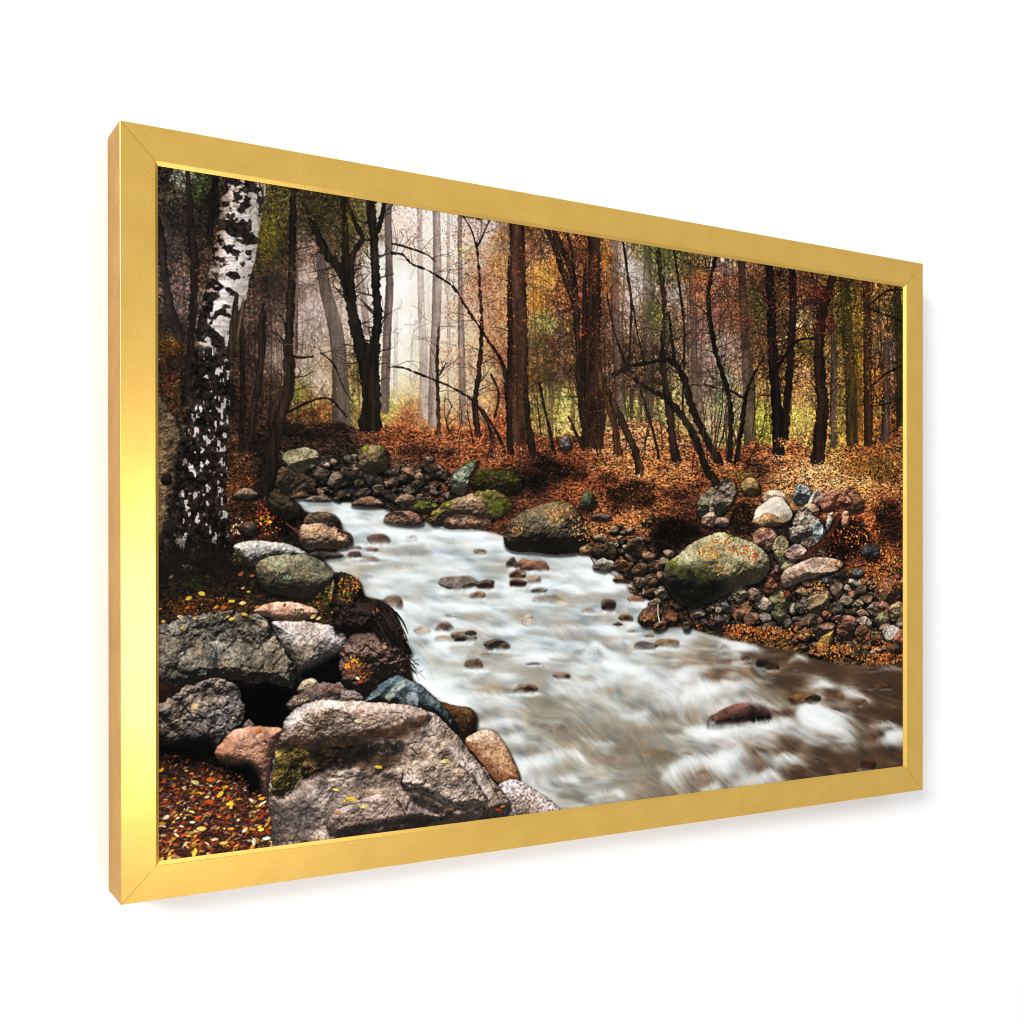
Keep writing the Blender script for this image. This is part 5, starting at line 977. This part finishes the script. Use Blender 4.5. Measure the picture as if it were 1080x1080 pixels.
leaves(368, 616, 12, 9, 60, [(214,120,44),(150,110,46),(110,110,40),(190,70,40),(70,70,28)], (1.4, 2.6)); leaves(364, 628, 9, 10, 50, [(70,80,26),(96,100,34),(200,100,40)], (1.2,2.4)); leaves(374, 618, 4, 8, 20, [(180,120,70),(150,96,60)], (1.4,2.6)); leaves(398,644,5,3,8,[(180,110,60),(220,170,100)],(1,2))
# stones at the water's edge
rock([(463,741),(480,744),(495,746),(502,755),(502,766),(495,776),(489,782),(480,770),(470,757)], (80,54,32), dark=.55, rough=.5, speck=.35, flat=.7)
rock([(490,782),(500,773),(512,769),(525,775),(535,790),(543,807),(548,821),(540,826),(525,825),(515,814),(503,799)], (196,160,132), dark=.25, rough=.2, speck=.34, flat=.85, blot=.15, lowcol=(118,84,60), top=1.15)
rock([(360,731),(368,728),(378,730),(384,738),(374,744),(360,744)], (120,106,100), dark=.3)
rock([(383,741),(391,731),(400,722),(412,715),(422,713),(435,718),(447,725),(458,735),(468,745),(476,757),(482,773),(470,764),(455,754),(440,747),(420,744),(400,743)], (74,86,90), dark=.35, rough=.7, speck=.25, low=.25, top=1.5, flat=.6)
for pts, c, a in (([(404,739),(412,728),(420,719),(430,717),(436,722),(424,726),(414,736),(408,742)],(196,196,180),.75),([(420,742),(428,732),(436,724),(441,730),(440,745),(430,744)],(190,198,200),.65),([(390,738),(402,726),(412,719),(404,730),(396,740)],(120,140,150),.6)):
    m = polymask(pts, soft=1.2) * np.clip(tile(12, CH, CW, 14, 22) * 2.2 - .5, 0, 1) * a
    cv += (C(*c) * (.8 + .4 * tile(6, CH, CW, 3, 3))[..., None] - cv) * m[..., None]
rock([(524,832),(535,823),(548,824),(560,830),(575,840),(588,850),(594,858),(570,872),(540,872),(528,852)], (182,164,158), dark=.2, rough=.4, speck=.48, blot=.3, low=.5, shadow=.3, top=1.15)
# the great boulder in front
BO = [(284,850),(285,820),(287,800),(292,785),(298,769),(303,758),(312,748),(325,741),(345,738),(365,739),(385,740),(405,741),(425,742),(440,745),(455,752),(465,758),(475,768),(487,782),(500,797),(513,812),(522,825),(530,836),(537,846),(534,858),(520,870),(450,885),(380,900),(292,915),(288,880)]
rock(BO, (174,154,142), dark=.05, rough=.65, speck=.26, low=.34, flat=.28, top=1.22, blot=.5, seed=4)
def tone(pts, col, a, soft, nz=.6, c=12, mul=False, seed=1):
    m = polymask(pts, soft=soft) * np.clip((1 - nz) + 2 * nz * tile(c, CH, CW, seed * 37, seed * 91), 0, 1) * a
    m = np.clip(m, 0, 1)
    if mul:
        cv[:] = cv * (1 - m[..., None] * (1 - C(*col)))
    else:
        t = C(*col) * (.55 + .9 * tile(6, CH, CW, seed * 11, 7))[..., None]
        cv[:] = cv + (t - cv) * m[..., None]
tone([(290,842),(330,826),(372,818),(400,822),(372,836),(340,850),(326,880),(292,892)], (84,74,70), .2, 6, .6, 6, seed=11)
tone([(292,856),(322,846),(336,860),(326,884),(296,890)], (48,41,38), .3, 5, .8, 6, seed=12)
tone([(306,792),(340,786),(372,784),(410,780),(428,784),(422,797),(404,806),(380,806),(352,812),(322,818),(306,812)], (24,18,14), .78, 4, .5, 6, seed=6)
tone([(380,800),(416,796),(430,792),(424,804),(402,812),(380,814)], (84,64,48), .6, 4, .6, 6, seed=55)
# mossy face under the ledge
rock([(286,822),(289,803),(294,789),(306,785),(318,787),(329,790),(327,800),(321,815),(315,826),(304,836),(291,838)], (112,96,48), dark=.3, rough=1.3, speck=.4, shadow=.2, low=.3, facets=3, top=1.25, blot=.8, flat=.5)
rock([(318,812),(322,800),(330,790),(346,789),(358,792),(350,804),(336,812),(322,822)], (88,70,44), dark=.5, rough=1.2, shadow=.3, low=.2, facets=2, blot=.8)
tone([(330,794),(360,788),(392,786),(388,800),(360,806),(338,812)], (18,13,11), .6, 4, .5, 6, seed=7)
# top ledge
rock([(296,772),(303,758),(312,748),(325,741),(345,738),(365,739),(385,740),(405,741),(425,742),(440,745),(450,750),(453,757),(446,763),(437,767),(428,772),(420,776),(408,777),(394,779),(380,784),(362,787),(346,788),(330,791),(312,787),(297,790),(291,786)], (170,154,146), dark=.62, rough=.75, speck=.26, shadow=.5, low=.3, flat=.55, top=1.2, blot=.5, lowcol=(60,46,36), seed=8)
tone([(384,746),(420,746),(446,752),(440,760),(400,758),(380,762)], (198,168,160), .45, 4, .5, seed=4)
tone([(300,764),(306,756),(316,748),(330,742),(340,742),(322,752),(308,766)], (226,218,204), .45, 2, .5, 6, seed=13)
tone([(400,768),(430,764),(446,770),(436,782),(412,778)], (96,72,56), .55, 3, .6, 6, seed=21)
# right shoulder
tone([(470,780),(486,790),(504,812),(520,834),(514,842),(496,820),(478,800)], (214,200,194), .5, 3, .6, 6, seed=20)
# lower ledges
rock([(424,822),(436,808),(456,800),(480,804),(498,820),(510,838),(512,848),(494,853),(474,850),(458,842),(440,834),(427,832)], (178,158,146), dark=.3, rough=.8, speck=.26, shadow=.55, low=.36, flat=.45, top=1.16, blot=.4, seed=9)
rock([(344,872),(352,856),(370,846),(396,838),(420,840),(438,846),(454,855),(466,862),(448,864),(424,866),(400,870),(376,876),(356,882)], (172,146,134), dark=.3, rough=.8, speck=.24, shadow=.5, low=.36, flat=.5, top=1.16, blot=.4, seed=10)
tone([(430,838),(446,840),(462,848),(476,856),(470,862),(456,856),(440,850)], (34,28,26), .7, 1.6, .6, 6, seed=16)
tone([(356,876),(390,869),(428,863),(456,862),(452,870),(420,875),(386,881),(362,886)], (34,28,26), .75, 1.6, .6, 6, seed=17)
for pts, w, a in (([(425,816),(424,826),(430,832),(442,832),(456,836)],1.6,.8),([(414,838),(422,848),(427,858)],1.4,.7),([(428,854),(432,846),(440,842)],1.4,.7),([(372,820),(396,812),(418,806)],1.6,.5),([(300,786),(330,784),(360,776),(392,764),(420,756)],1.2,.45),([(446,852),(458,850),(470,860)],1.2,.6),([(470,842),(480,848),(492,850)],1.4,.7),([(378,758),(400,752),(430,752)],1.0,.4),([(345,766),(370,762),(392,766)],1.0,.4),([(360,850),(384,846),(408,850)],1.0,.4),([(488,800),(500,820),(516,846)],1.2,.5),([(498,792),(512,816),(526,842)],1.0,.5)):
    line([(x, y, w) for x, y in pts], (32,25,24), a, jag=1.3)
for x, y, r, c in ((377.5,760,7.5,(240,226,180)),(399,809,7,(240,190,80)),(469,803,8,(240,226,140)),(370,843,9.5,(244,204,70)),(384,850,8,(236,206,140)),(354,833,6,(226,206,110)),(363,845,4,(230,190,80)),(357,857,6,(190,130,80)),(526,854,6,(170,70,30)),(530,850,5,(190,120,60)),(381,749,5,(214,160,130)),(273,771,6,(220,130,50)),(280,782,3,(40,24,20)),(292,778,2.5,(30,22,20))):
    leaf(x, y, r * .95, .45, random.uniform(-.5, .2), C(*c) * .95)
# birch
LB = [(238,172),(236,189),(234,205),(232,222),(229,240),(226,258),(222,280),(217,306),(210,332),(206,352),(204,372),(200,407),(193,444),(188,481),(182,518),(175,555),(167,584),(160,602)]
RB = [(276,172),(277,200),(277,213),(275,231),(272,252),(269,274),(264,292),(260,314),(252,326),(246,345),(243,372),(243,416),(241,448),(239,481),(238,518),(239,555),(244,576),(257,604)]
ys = np.arange(172, 604, 1 / S)
lx = np.interp(ys, [p[1] for p in LB], [p[0] for p in LB]); rx = np.interp(ys, [p[1] for p in RB], [p[0] for p in RB])
iy0 = int((172 - AY) * S); n_ = len(ys)
ixa, ixb = 0, int((270 + 14 - AX) * S)
Xg = (np.arange(ixa, ixb, dtype=F) + .5) / S + AX
sub = cv[iy0:iy0 + n_, ixa:ixb]
nzx = (tile(12, n_, ixb - ixa, 300, 40) - .5) * 7 + (tile(6, n_, ixb - ixa, 30, 140) - .5) * 4
Yq = ys[:, None].astype(F)
ll = lx[:, None] + nzx * (.6 + .5 * sst(400, 560, Yq)); rr = rx[:, None] + nzx[:, ::-1] * (.25 + .6 * sst(400, 560, Yq))
cov = np.clip((Xg[None] - ll) * S + .5, 0, 1) * np.clip((rr - Xg[None]) * S + .5, 0, 1)
u = np.clip((Xg[None] - lx[:, None]) / (rx - lx)[:, None], 0, 1)
h_, w_ = u.shape
fine = tile(6, h_, w_, 77, 12); fine3 = tile(3, h_, w_, 7, 2)
white = np.array((224, 214, 208), F) / 255 * (.80 + .22 * np.sin(np.clip(u * 1.15 + .1, 0, 1) * 3.1416))[..., None]
white = white * (1 + .22 * (fine - .5) + .18 * (fine3 - .5))[..., None]
pk = sst(.45, .0, u)[..., None]
white = white * (1 + pk * np.array((.02, -.07, -.12), F))
fx = fbm(h_, w_, 26, 881, 4, cellx=30); fy = fbm(h_, w_, 30, 882, 4, cellx=9); fz = fbm(h_, w_, 9, 887, 3, cellx=11)
bl = np.array((30, 24, 21), F) / 255 * (1 + 1.6 * (fine - .42) + 1.2 * (fine3 - .45) + 1.0 * (fz - .5))[..., None]
# dark share: bands above, nearly all black below
patch = np.zeros((h_, w_), F)
def bpatch(pts, soft=2.4):
    global patch
    full = polymask(pts, soft=soft)
    patch = np.maximum(patch, full[iy0:iy0 + n_, ixa:ixb])
for pts in ([(236,186),(252,190),(268,194),(272,202),(264,202),(256,196),(244,196),(238,204),(234,200)],[(246,202),(254,204),(263,206),(262,218),(256,226),(251,222),(256,212),(247,207)],[(268,196),(275,208),(277,220),(273,214)],[(233,211),(242,214),(236,218)],
            [(236,236),(245,232),(252,238),(257,232),(264,242),(270,250),(270,258),(262,257),(255,250),(246,249),(238,246)],[(226,236),(232,238),(233,250),(240,256),(236,260),(226,256)],[(233,258),(246,260),(256,266),(250,268),(238,266)],[(239,284),(247,286),(260,292),(254,294),(243,291)],[(208,300),(224,294),(238,300),(252,308),(252,312),(238,306),(224,305),(208,308)],
            [(205,310),(216,306),(227,310),(226,322),(220,334),(208,346),(202,346),(204,326)],[(228,328),(240,328),(243,332),(234,334)],[(206,345),(222,346),(232,354),(236,366),(226,366),(210,360)],[(212,262),(222,266),(230,270),(230,276),(218,274),(212,290),(206,296)],[(222,262),(230,262),(228,272),(221,274)]):
    bpatch(pts)
low_ = sst(352, 388, Yq)
thr = .66 - .40 * low_ + .12 * sst(500, 560, Yq) * 0
dk = np.maximum(patch * 1.15 + (fz - .5) * 1.7 + (fine - .5) * .5, (fx * .45 + fy * .25 + fz * .3 - thr) * 4.5 + low_ * .5)
fv = fbm(h_, w_, 11, 991, 3, cellx=5); fw_ = fbm(h_, w_, 34, 995, 3, cellx=20)
lowmask = sst(.595, .68, fv * .55 + fz * .25 + fw_ * .20 - .07 * sst(.35, .0, u) - .05 * sst(520, 580, Yq) - .05 * sst(375, 395, Yq) * sst(430, 400, Yq))
mk = np.where(low_ > 0, np.maximum(dk * (1 - low_), low_ * (1 - lowmask) * 1.4), dk)
mk = np.clip(sst(.22, .66, mk) + sst(.72, 1.0, 1 - u) * .55 * sst(250, 300, Yq) * sst(.3, .6, fz), 0, 1)
lent = sst(.60, .74, fbm(h_, w_, 4, 1201, 2, cellx=22)) * .5 + sst(.5, .8, fbm(h_, w_, 10, 1301, 4, cellx=8)) * .42
white = white + (np.array((120, 104, 96), F) / 255 - white) * (lent * (1 - .4 * u))[..., None]
white = white * (1 - .30 * sst(.35, 0, u) - .10 * sst(.8, 1, u))[..., None]
bc = white + (bl - white) * mk[..., None]
bc = np.clip(bc * (1 - .55 * sst(540, 600, Yq))[..., None], 0, 1)
cov = cov * (1 - sst(580, 602, Yq + nzx * 2))
sub += (bc - sub) * cov[..., None]
line([(250,312,5),(247,335,7),(245,360,8),(243,378,6)], (52,40,31), .97, jag=.8, tex=.5); line([(257,314,2),(254,335,3),(250,360,3)], (92,78,62), .9, jag=.6); line([(270,186,1.4),(276,200,1.6),(278,214,1.4)], (30,22,20), .9)
line([(273,186,2),(279,196,2.4),(279,206,2)], (190,176,168), .9)
leaves(228, 250, 4, 14, 20, [(110,80,50),(80,56,40)]); leaves(216, 270, 7, 16, 60, [(120,96,70),(70,52,40),(40,30,24)]); leaves(213, 290, 8, 12, 60, [(90,66,50),(50,36,28),(120,92,70)])
for pts in ([(160,606),(176,585),(200,575),(236,580),(258,592),(262,604),(240,612),(200,614)],):
    tone(pts, (30,23,18), .8, 7, .6, seed=31)
leaves(250, 588, 7, 10, 60, [(60,62,28),(80,84,36),(44,40,22)]); leaves(206, 616, 12, 7, 50, [(44,56,22),(34,44,20)]); leaves(174,584,5,14,40,[(56,52,26),(40,36,22)]); leaves(198,598,5,3,14,[(150,160,140),(120,130,116)],(1,1.8),.6)
twigs(10, (262,196,290,240), (14,30), (.6,1.0), (150,140,110), .6)
# ---------------------------------------------------------------- print finish: crisp inks
g = cv - blur(cv, 1.2)
cv = np.clip(cv + .6 * g, 0, 1)
cv = np.clip(cv - .035 * np.sin(cv * 6.2832), 0, 1)
cv = np.clip(cv * (1 + .03 * (rng.random((CH, CW, 1)).astype(F) - .5)), 0, 1)
# ---------------------------------------------------------------- lay the artwork out on the flat sheet
# corners of the sheet in the sketch the artwork was traced from (the sketch shows the sheet at an angle)
CORN = [(168.0,176.9),(951.35,303.69),(951.36,806.99),(169.0,906.34)]
TW, TH = 1600, 1044
def homography(src, dst):
    A = []; B = []
    for (x, y), (X, Y) in zip(src, dst):
        A.append([x, y, 1, 0, 0, 0, -X * x, -X * y]); B.append(X)
        A.append([0, 0, 0, x, y, 1, -Y * x, -Y * y]); B.append(Y)
    return np.append(np.linalg.solve(np.array(A, float), np.array(B, float)), 1).reshape(3, 3)
Hm = homography([(0, 0), (1, 0), (1, 1), (0, 1)], CORN)
V_, U_ = np.mgrid[0:TH, 0:TW]
U_ = (U_ + .5) / TW; V_ = (V_ + .5) / TH
den = Hm[2, 0] * U_ + Hm[2, 1] * V_ + 1
px = ((Hm[0, 0] * U_ + Hm[0, 1] * V_ + Hm[0, 2]) / den - AX) * S - .5
py = ((Hm[1, 0] * U_ + Hm[1, 1] * V_ + Hm[1, 2]) / den - AY) * S - .5
px = np.clip(px, 0, CW - 1.01); py = np.clip(py, 0, CH - 1.01)
ix = px.astype(int); iy = py.astype(int); fx = (px - ix)[..., None].astype(F); fy = (py - iy)[..., None].astype(F)
sheet = (cv[iy, ix] * (1 - fx) + cv[iy, ix + 1] * fx) * (1 - fy) + (cv[iy + 1, ix] * (1 - fx) + cv[iy + 1, ix + 1] * fx) * fy
INKDIV = 1.24
GOLD_A = (.79, .49, .106, 1); GOLD_B = (.86, .545, .126, 1)
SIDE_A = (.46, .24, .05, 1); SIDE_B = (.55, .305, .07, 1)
METAL = .75; ROUGH = .31
AMB = .59
KEY_LOC = (-7.0, -5.0, 4.6); KEY_P = 700
GL_LOC = (-.10, -2.0, 1.23); GL_SX, GL_SY, GL_P = .24, .55, 9
FILL_ABOVE_P = 5; FILL_BELOW_P = 2.4
# ---------------------------------------------------------------- the scene
import bpy, bmesh
from mathutils import Matrix, Vector
scn = bpy.context.scene
COL = scn.collection
H = .80; W = H * 1.48011; D = H * .0737; B = H * .0507; REC = H * .0056
ZC = 1.5
INK = 1.0 / INKDIV                      # ink density under the gallery light

lin = np.where(sheet <= .04045, sheet / 12.92, ((sheet + .055) / 1.055) ** 2.4) * INK
ink = np.where(lin <= .0031308, lin * 12.92, 1.055 * np.maximum(lin, 1e-9) ** (1 / 2.4) - .055)
img = bpy.data.images.new('printed_artwork', TW, TH)
rgba = np.ones((TH, TW, 4), F); rgba[..., :3] = np.clip(ink, 0, 1)[::-1]
img.pixels.foreach_set(rgba.ravel()); img.update(); img.pack()

def mat(name):
    m = bpy.data.materials.new(name); m.use_nodes = True
    nt = m.node_tree
    return m, nt, nt.nodes['Principled BSDF']

def link(name, verts, faces, m, parent=None, uv=None):
    me = bpy.data.meshes.new(name); me.from_pydata(verts, [], faces); me.validate(); me.update()
    me.materials.append(m)
    if uv:
        l = me.uv_layers.new(name='UVMap')
        for i, c in enumerate(uv): l.data[i].uv = c
    o = bpy.data.objects.new(name, me); COL.objects.link(o)
    if parent: o.parent = parent
    return o

# white wall with a faint roller texture
m_wall, nt, p = mat('white_wall_paint')
tc = nt.nodes.new('ShaderNodeTexCoord'); nz = nt.nodes.new('ShaderNodeTexNoise'); bp = nt.nodes.new('ShaderNodeBump')
nz.inputs['Scale'].default_value = 140; nz.inputs['Detail'].default_value = 4
bp.inputs['Strength'].default_value = .03; bp.inputs['Distance'].default_value = .002
nt.links.new(tc.outputs['Object'], nz.inputs['Vector']); nt.links.new(nz.outputs['Fac'], bp.inputs['Height']); nt.links.new(bp.outputs['Normal'], p.inputs['Normal'])
p.inputs['Base Color'].default_value = (.93, .93, .93, 1); p.inputs['Roughness'].default_value = .9; p.inputs['Specular IOR Level'].default_value = .1
wall = link('wall', [(-14, 0, -6), (14, 0, -6), (14, 0, 9), (-14, 0, 9), (-14, .1, -6), (14, .1, -6), (14, .1, 9), (-14, .1, 9)],
            [(0, 1, 2, 3), (5, 4, 7, 6), (4, 0, 3, 7), (1, 5, 6, 2), (3, 2, 6, 7), (4, 5, 1, 0)], m_wall)
wall['kind'] = 'structure'; wall['label'] = 'plain white wall behind the gold frame'; wall['category'] = 'wall'

# satin gold leaf
m_gold, nt, p = mat('satin_gold')
N = nt.nodes.new; LK = nt.links.new
tc = N('ShaderNodeTexCoord')
n_a = N('ShaderNodeTexNoise'); n_a.inputs['Scale'].default_value = 26; n_a.inputs['Detail'].default_value = 5
n_b = N('ShaderNodeTexNoise'); n_b.inputs['Scale'].default_value = 420; n_b.inputs['Detail'].default_value = 3
r_a = N('ShaderNodeValToRGB'); e = r_a.color_ramp.elements
e[0].position = .32; e[0].color = GOLD_A; e[1].position = .72; e[1].color = GOLD_B
mx = N('ShaderNodeMix'); mx.data_type = 'RGBA'; mx.blend_type = 'MULTIPLY'; mx.inputs[0].default_value = .22
r_b = N('ShaderNodeValToRGB'); e = r_b.color_ramp.elements
e[0].position = .38; e[0].color = (.72, .70, .66, 1); e[1].position = .6; e[1].color = (1, 1, 1, 1)
LK(tc.outputs['Object'], n_a.inputs['Vector']); LK(tc.outputs['Object'], n_b.inputs['Vector'])
LK(n_a.outputs['Fac'], r_a.inputs['Fac']); LK(n_b.outputs['Fac'], r_b.inputs['Fac'])
LK(r_a.outputs['Color'], mx.inputs[6]); LK(r_b.outputs['Color'], mx.inputs[7]); LK(mx.outputs[2], p.inputs['Base Color'])
p.inputs['Metallic'].default_value = METAL; p.inputs['Roughness'].default_value = ROUGH
bp = N('ShaderNodeBump'); bp.inputs['Strength'].default_value = .06; bp.inputs['Distance'].default_value = .001
LK(n_b.outputs['Fac'], bp.inputs['Height']); LK(bp.outputs['Normal'], p.inputs['Normal'])

m_side = m_gold.copy(); m_side.name = 'shaded_gold_side'      # copy of the gold, darkened to paint shade onto the moulding's outer edge
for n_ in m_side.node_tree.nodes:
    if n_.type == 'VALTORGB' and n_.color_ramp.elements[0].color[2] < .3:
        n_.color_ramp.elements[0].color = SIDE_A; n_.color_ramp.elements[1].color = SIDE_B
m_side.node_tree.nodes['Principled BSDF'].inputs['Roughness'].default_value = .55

m_board, nt, p = mat('brown_backing_board'); p.inputs['Base Color'].default_value = (.12, .09, .06, 1); p.inputs['Roughness'].default_value = .9

m_print, nt, p = mat('matt_art_print')
tx = nt.nodes.new('ShaderNodeTexImage'); tx.image = img; tx.interpolation = 'Cubic'; tx.extension = 'EXTEND'
nt.links.new(tx.outputs['Color'], p.inputs['Base Color']); p.inputs['Roughness'].default_value = .7; p.inputs['Specular IOR Level'].default_value = .03

root = bpy.data.objects.new('framed_picture', None); root.empty_display_size = .1; COL.objects.link(root)
root.location = (0, -D - .001, ZC)
root['label'] = 'gold framed landscape print of a forest stream among boulders, hung on the white wall'
root['category'] = 'picture'

# moulding profile: (distance in from the outer edge, depth behind the front face)
bv = .0005
PROF = [(0, D), (0, bv), (bv * .4, bv * .4), (bv, 0), (B - .0055, 0), (B - .0049, .0003), (B - .0014, .0036), (B - .0012, REC - .0003), (B - .006, REC - .0003), (B - .006, REC + .008), (.012, REC + .012), (.012, D)]
def rail(axis, sign):
    """one mitred length of moulding; axis 0 = upright, 1 = level"""
    n = len(PROF); vs = []
    gap = .00022
    for end in (-1, 1):
        for t, y in PROF:
            if axis == 0:
                vs.append((sign * (W / 2 - t), y, end * (H / 2 - t - gap)))
            else:
                vs.append((end * (W / 2 - t - gap), y, sign * (H / 2 - t)))
    fs = [(i, (i + 1) % n, n + (i + 1) % n, n + i) for i in range(n)]
    fs += [tuple(range(n))[::-1], tuple(range(n, 2 * n))]
    o = link('rail', vs, fs, m_gold, root)
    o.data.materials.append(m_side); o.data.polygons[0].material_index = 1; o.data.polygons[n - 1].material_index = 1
    bm = bmesh.new(); bm.from_mesh(o.data); bmesh.ops.recalc_face_normals(bm, faces=bm.faces); bm.to_mesh(o.data); bm.free()
    return o
for ax, sg, lab in ((0, -1, 'left upright frame rail with a bright yellow sheen'), (0, 1, None), (1, 1, None), (1, -1, None)):
    o = rail(ax, sg)
    if lab: o['label'] = lab
# printed sheet, a thin board held in the rebate
pw, ph = W / 2 - B, H / 2 - B
ex, ez = .004, .004
y0, y1 = REC, REC + .003
def q(x, z): return ((x + pw) / (2 * pw), (z + ph) / (2 * ph))
X0, X1, Z0, Z1 = -pw + 0, pw - 0, -ph + 0, ph - 0
X0 -= ex; X1 += ex; Z0 -= ez; Z1 += ez
vs = [(X0, y0, Z0), (X1, y0, Z0), (X1, y0, Z1), (X0, y0, Z1), (X0, y1, Z0), (X1, y1, Z0), (X1, y1, Z1), (X0, y1, Z1)]
fs = [(0, 1, 2, 3), (5, 4, 7, 6), (4, 0, 3, 7), (1, 5, 6, 2), (3, 2, 6, 7), (4, 5, 1, 0)]
uv = [q(vs[i][0], vs[i][2]) for f_ in fs for i in f_]
link('print', vs, fs, m_print, root, uv)
bx = [(x, y, z) for y in (D - .008, D - .004) for x, z in ((-W / 2 + .0125, -H / 2 + .0125), (W / 2 - .0125, -H / 2 + .0125), (W / 2 - .0125, H / 2 - .0125), (-W / 2 + .0125, H / 2 - .0125))]
link('backing_board', bx, [(0, 1, 2, 3), (5, 4, 7, 6), (4, 0, 3, 7), (1, 5, 6, 2), (3, 2, 6, 7), (4, 5, 1, 0)], m_board, root)

# camera
cam = bpy.data.cameras.new('camera'); co = bpy.data.objects.new('camera', cam); COL.objects.link(co)
cam.sensor_fit = 'HORIZONTAL'; cam.sensor_width = 36; cam.lens = 36 * 1250.735 / 1080
cam.shift_y = 50.4966 / 1080; cam.clip_start = .01; cam.clip_end = 100
yaw, pit, rol = .52616, -.00244, -.00081
fw = Vector((math.sin(yaw) * math.cos(pit), math.cos(yaw) * math.cos(pit), math.sin(pit)))
r0 = Vector((math.cos(yaw), -math.sin(yaw), 0)); u0 = r0.cross(fw)
r_ = math.cos(rol) * r0 + math.sin(rol) * u0; u_ = -math.sin(rol) * r0 + math.cos(rol) * u0
M = Matrix((r_, u_, -fw)).transposed().to_4x4()
M.translation = Vector((-1.06745 * H, -1.55685 * H - D - .001, ZC - .05652 * H))
co.matrix_world = M
scn.camera = co

# gallery light: even white room light, a large soft lamp up on the left and a small softbox that glints in the left rail
w = bpy.data.worlds.new('World'); scn.world = w; w.use_nodes = True
w.node_tree.nodes['Background'].inputs[0].default_value = (1, 1, 1, 1)
w.node_tree.nodes['Background'].inputs[1].default_value = AMB
def area(name, loc, aim, sx, sy, power):
    l = bpy.data.lights.new(name, 'AREA'); l.shape = 'RECTANGLE'; l.size = sx; l.size_y = sy; l.energy = power
    o = bpy.data.objects.new(name, l); COL.objects.link(o); o.location = loc
    o.rotation_euler = (Vector(aim) - Vector(loc)).to_track_quat('-Z', 'Y').to_euler()
    return o
area('key_softbox', KEY_LOC, (0, 0, ZC), 2.6, 2.6, KEY_P)
area('glint_softbox', GL_LOC, (-.57, 0, ZC - .12), GL_SX, GL_SY, GL_P)
area('lip_fill_above', (-.1, -.45, 2.95), (-.1, -.05, ZC), 1.2, .3, FILL_ABOVE_P)  # unseen fill lamp, added so the bottom inner lip shows a bright line
area('lip_fill_below', (-.25, -.55, .35), (-.25, -.02, 1.9), .7, .13, FILL_BELOW_P)  # unseen fill lamp from below, added to brighten the top inner lip
vs_ = scn.view_settings
scn.display_settings.display_device = 'sRGB'
vs_.view_transform = 'Standard'; vs_.look = 'None'; vs_.exposure = 0; vs_.gamma = 1; vs_.use_curve_mapping = False
scn.render.film_transparent = False
scn.cycles.filter_width = 1.0
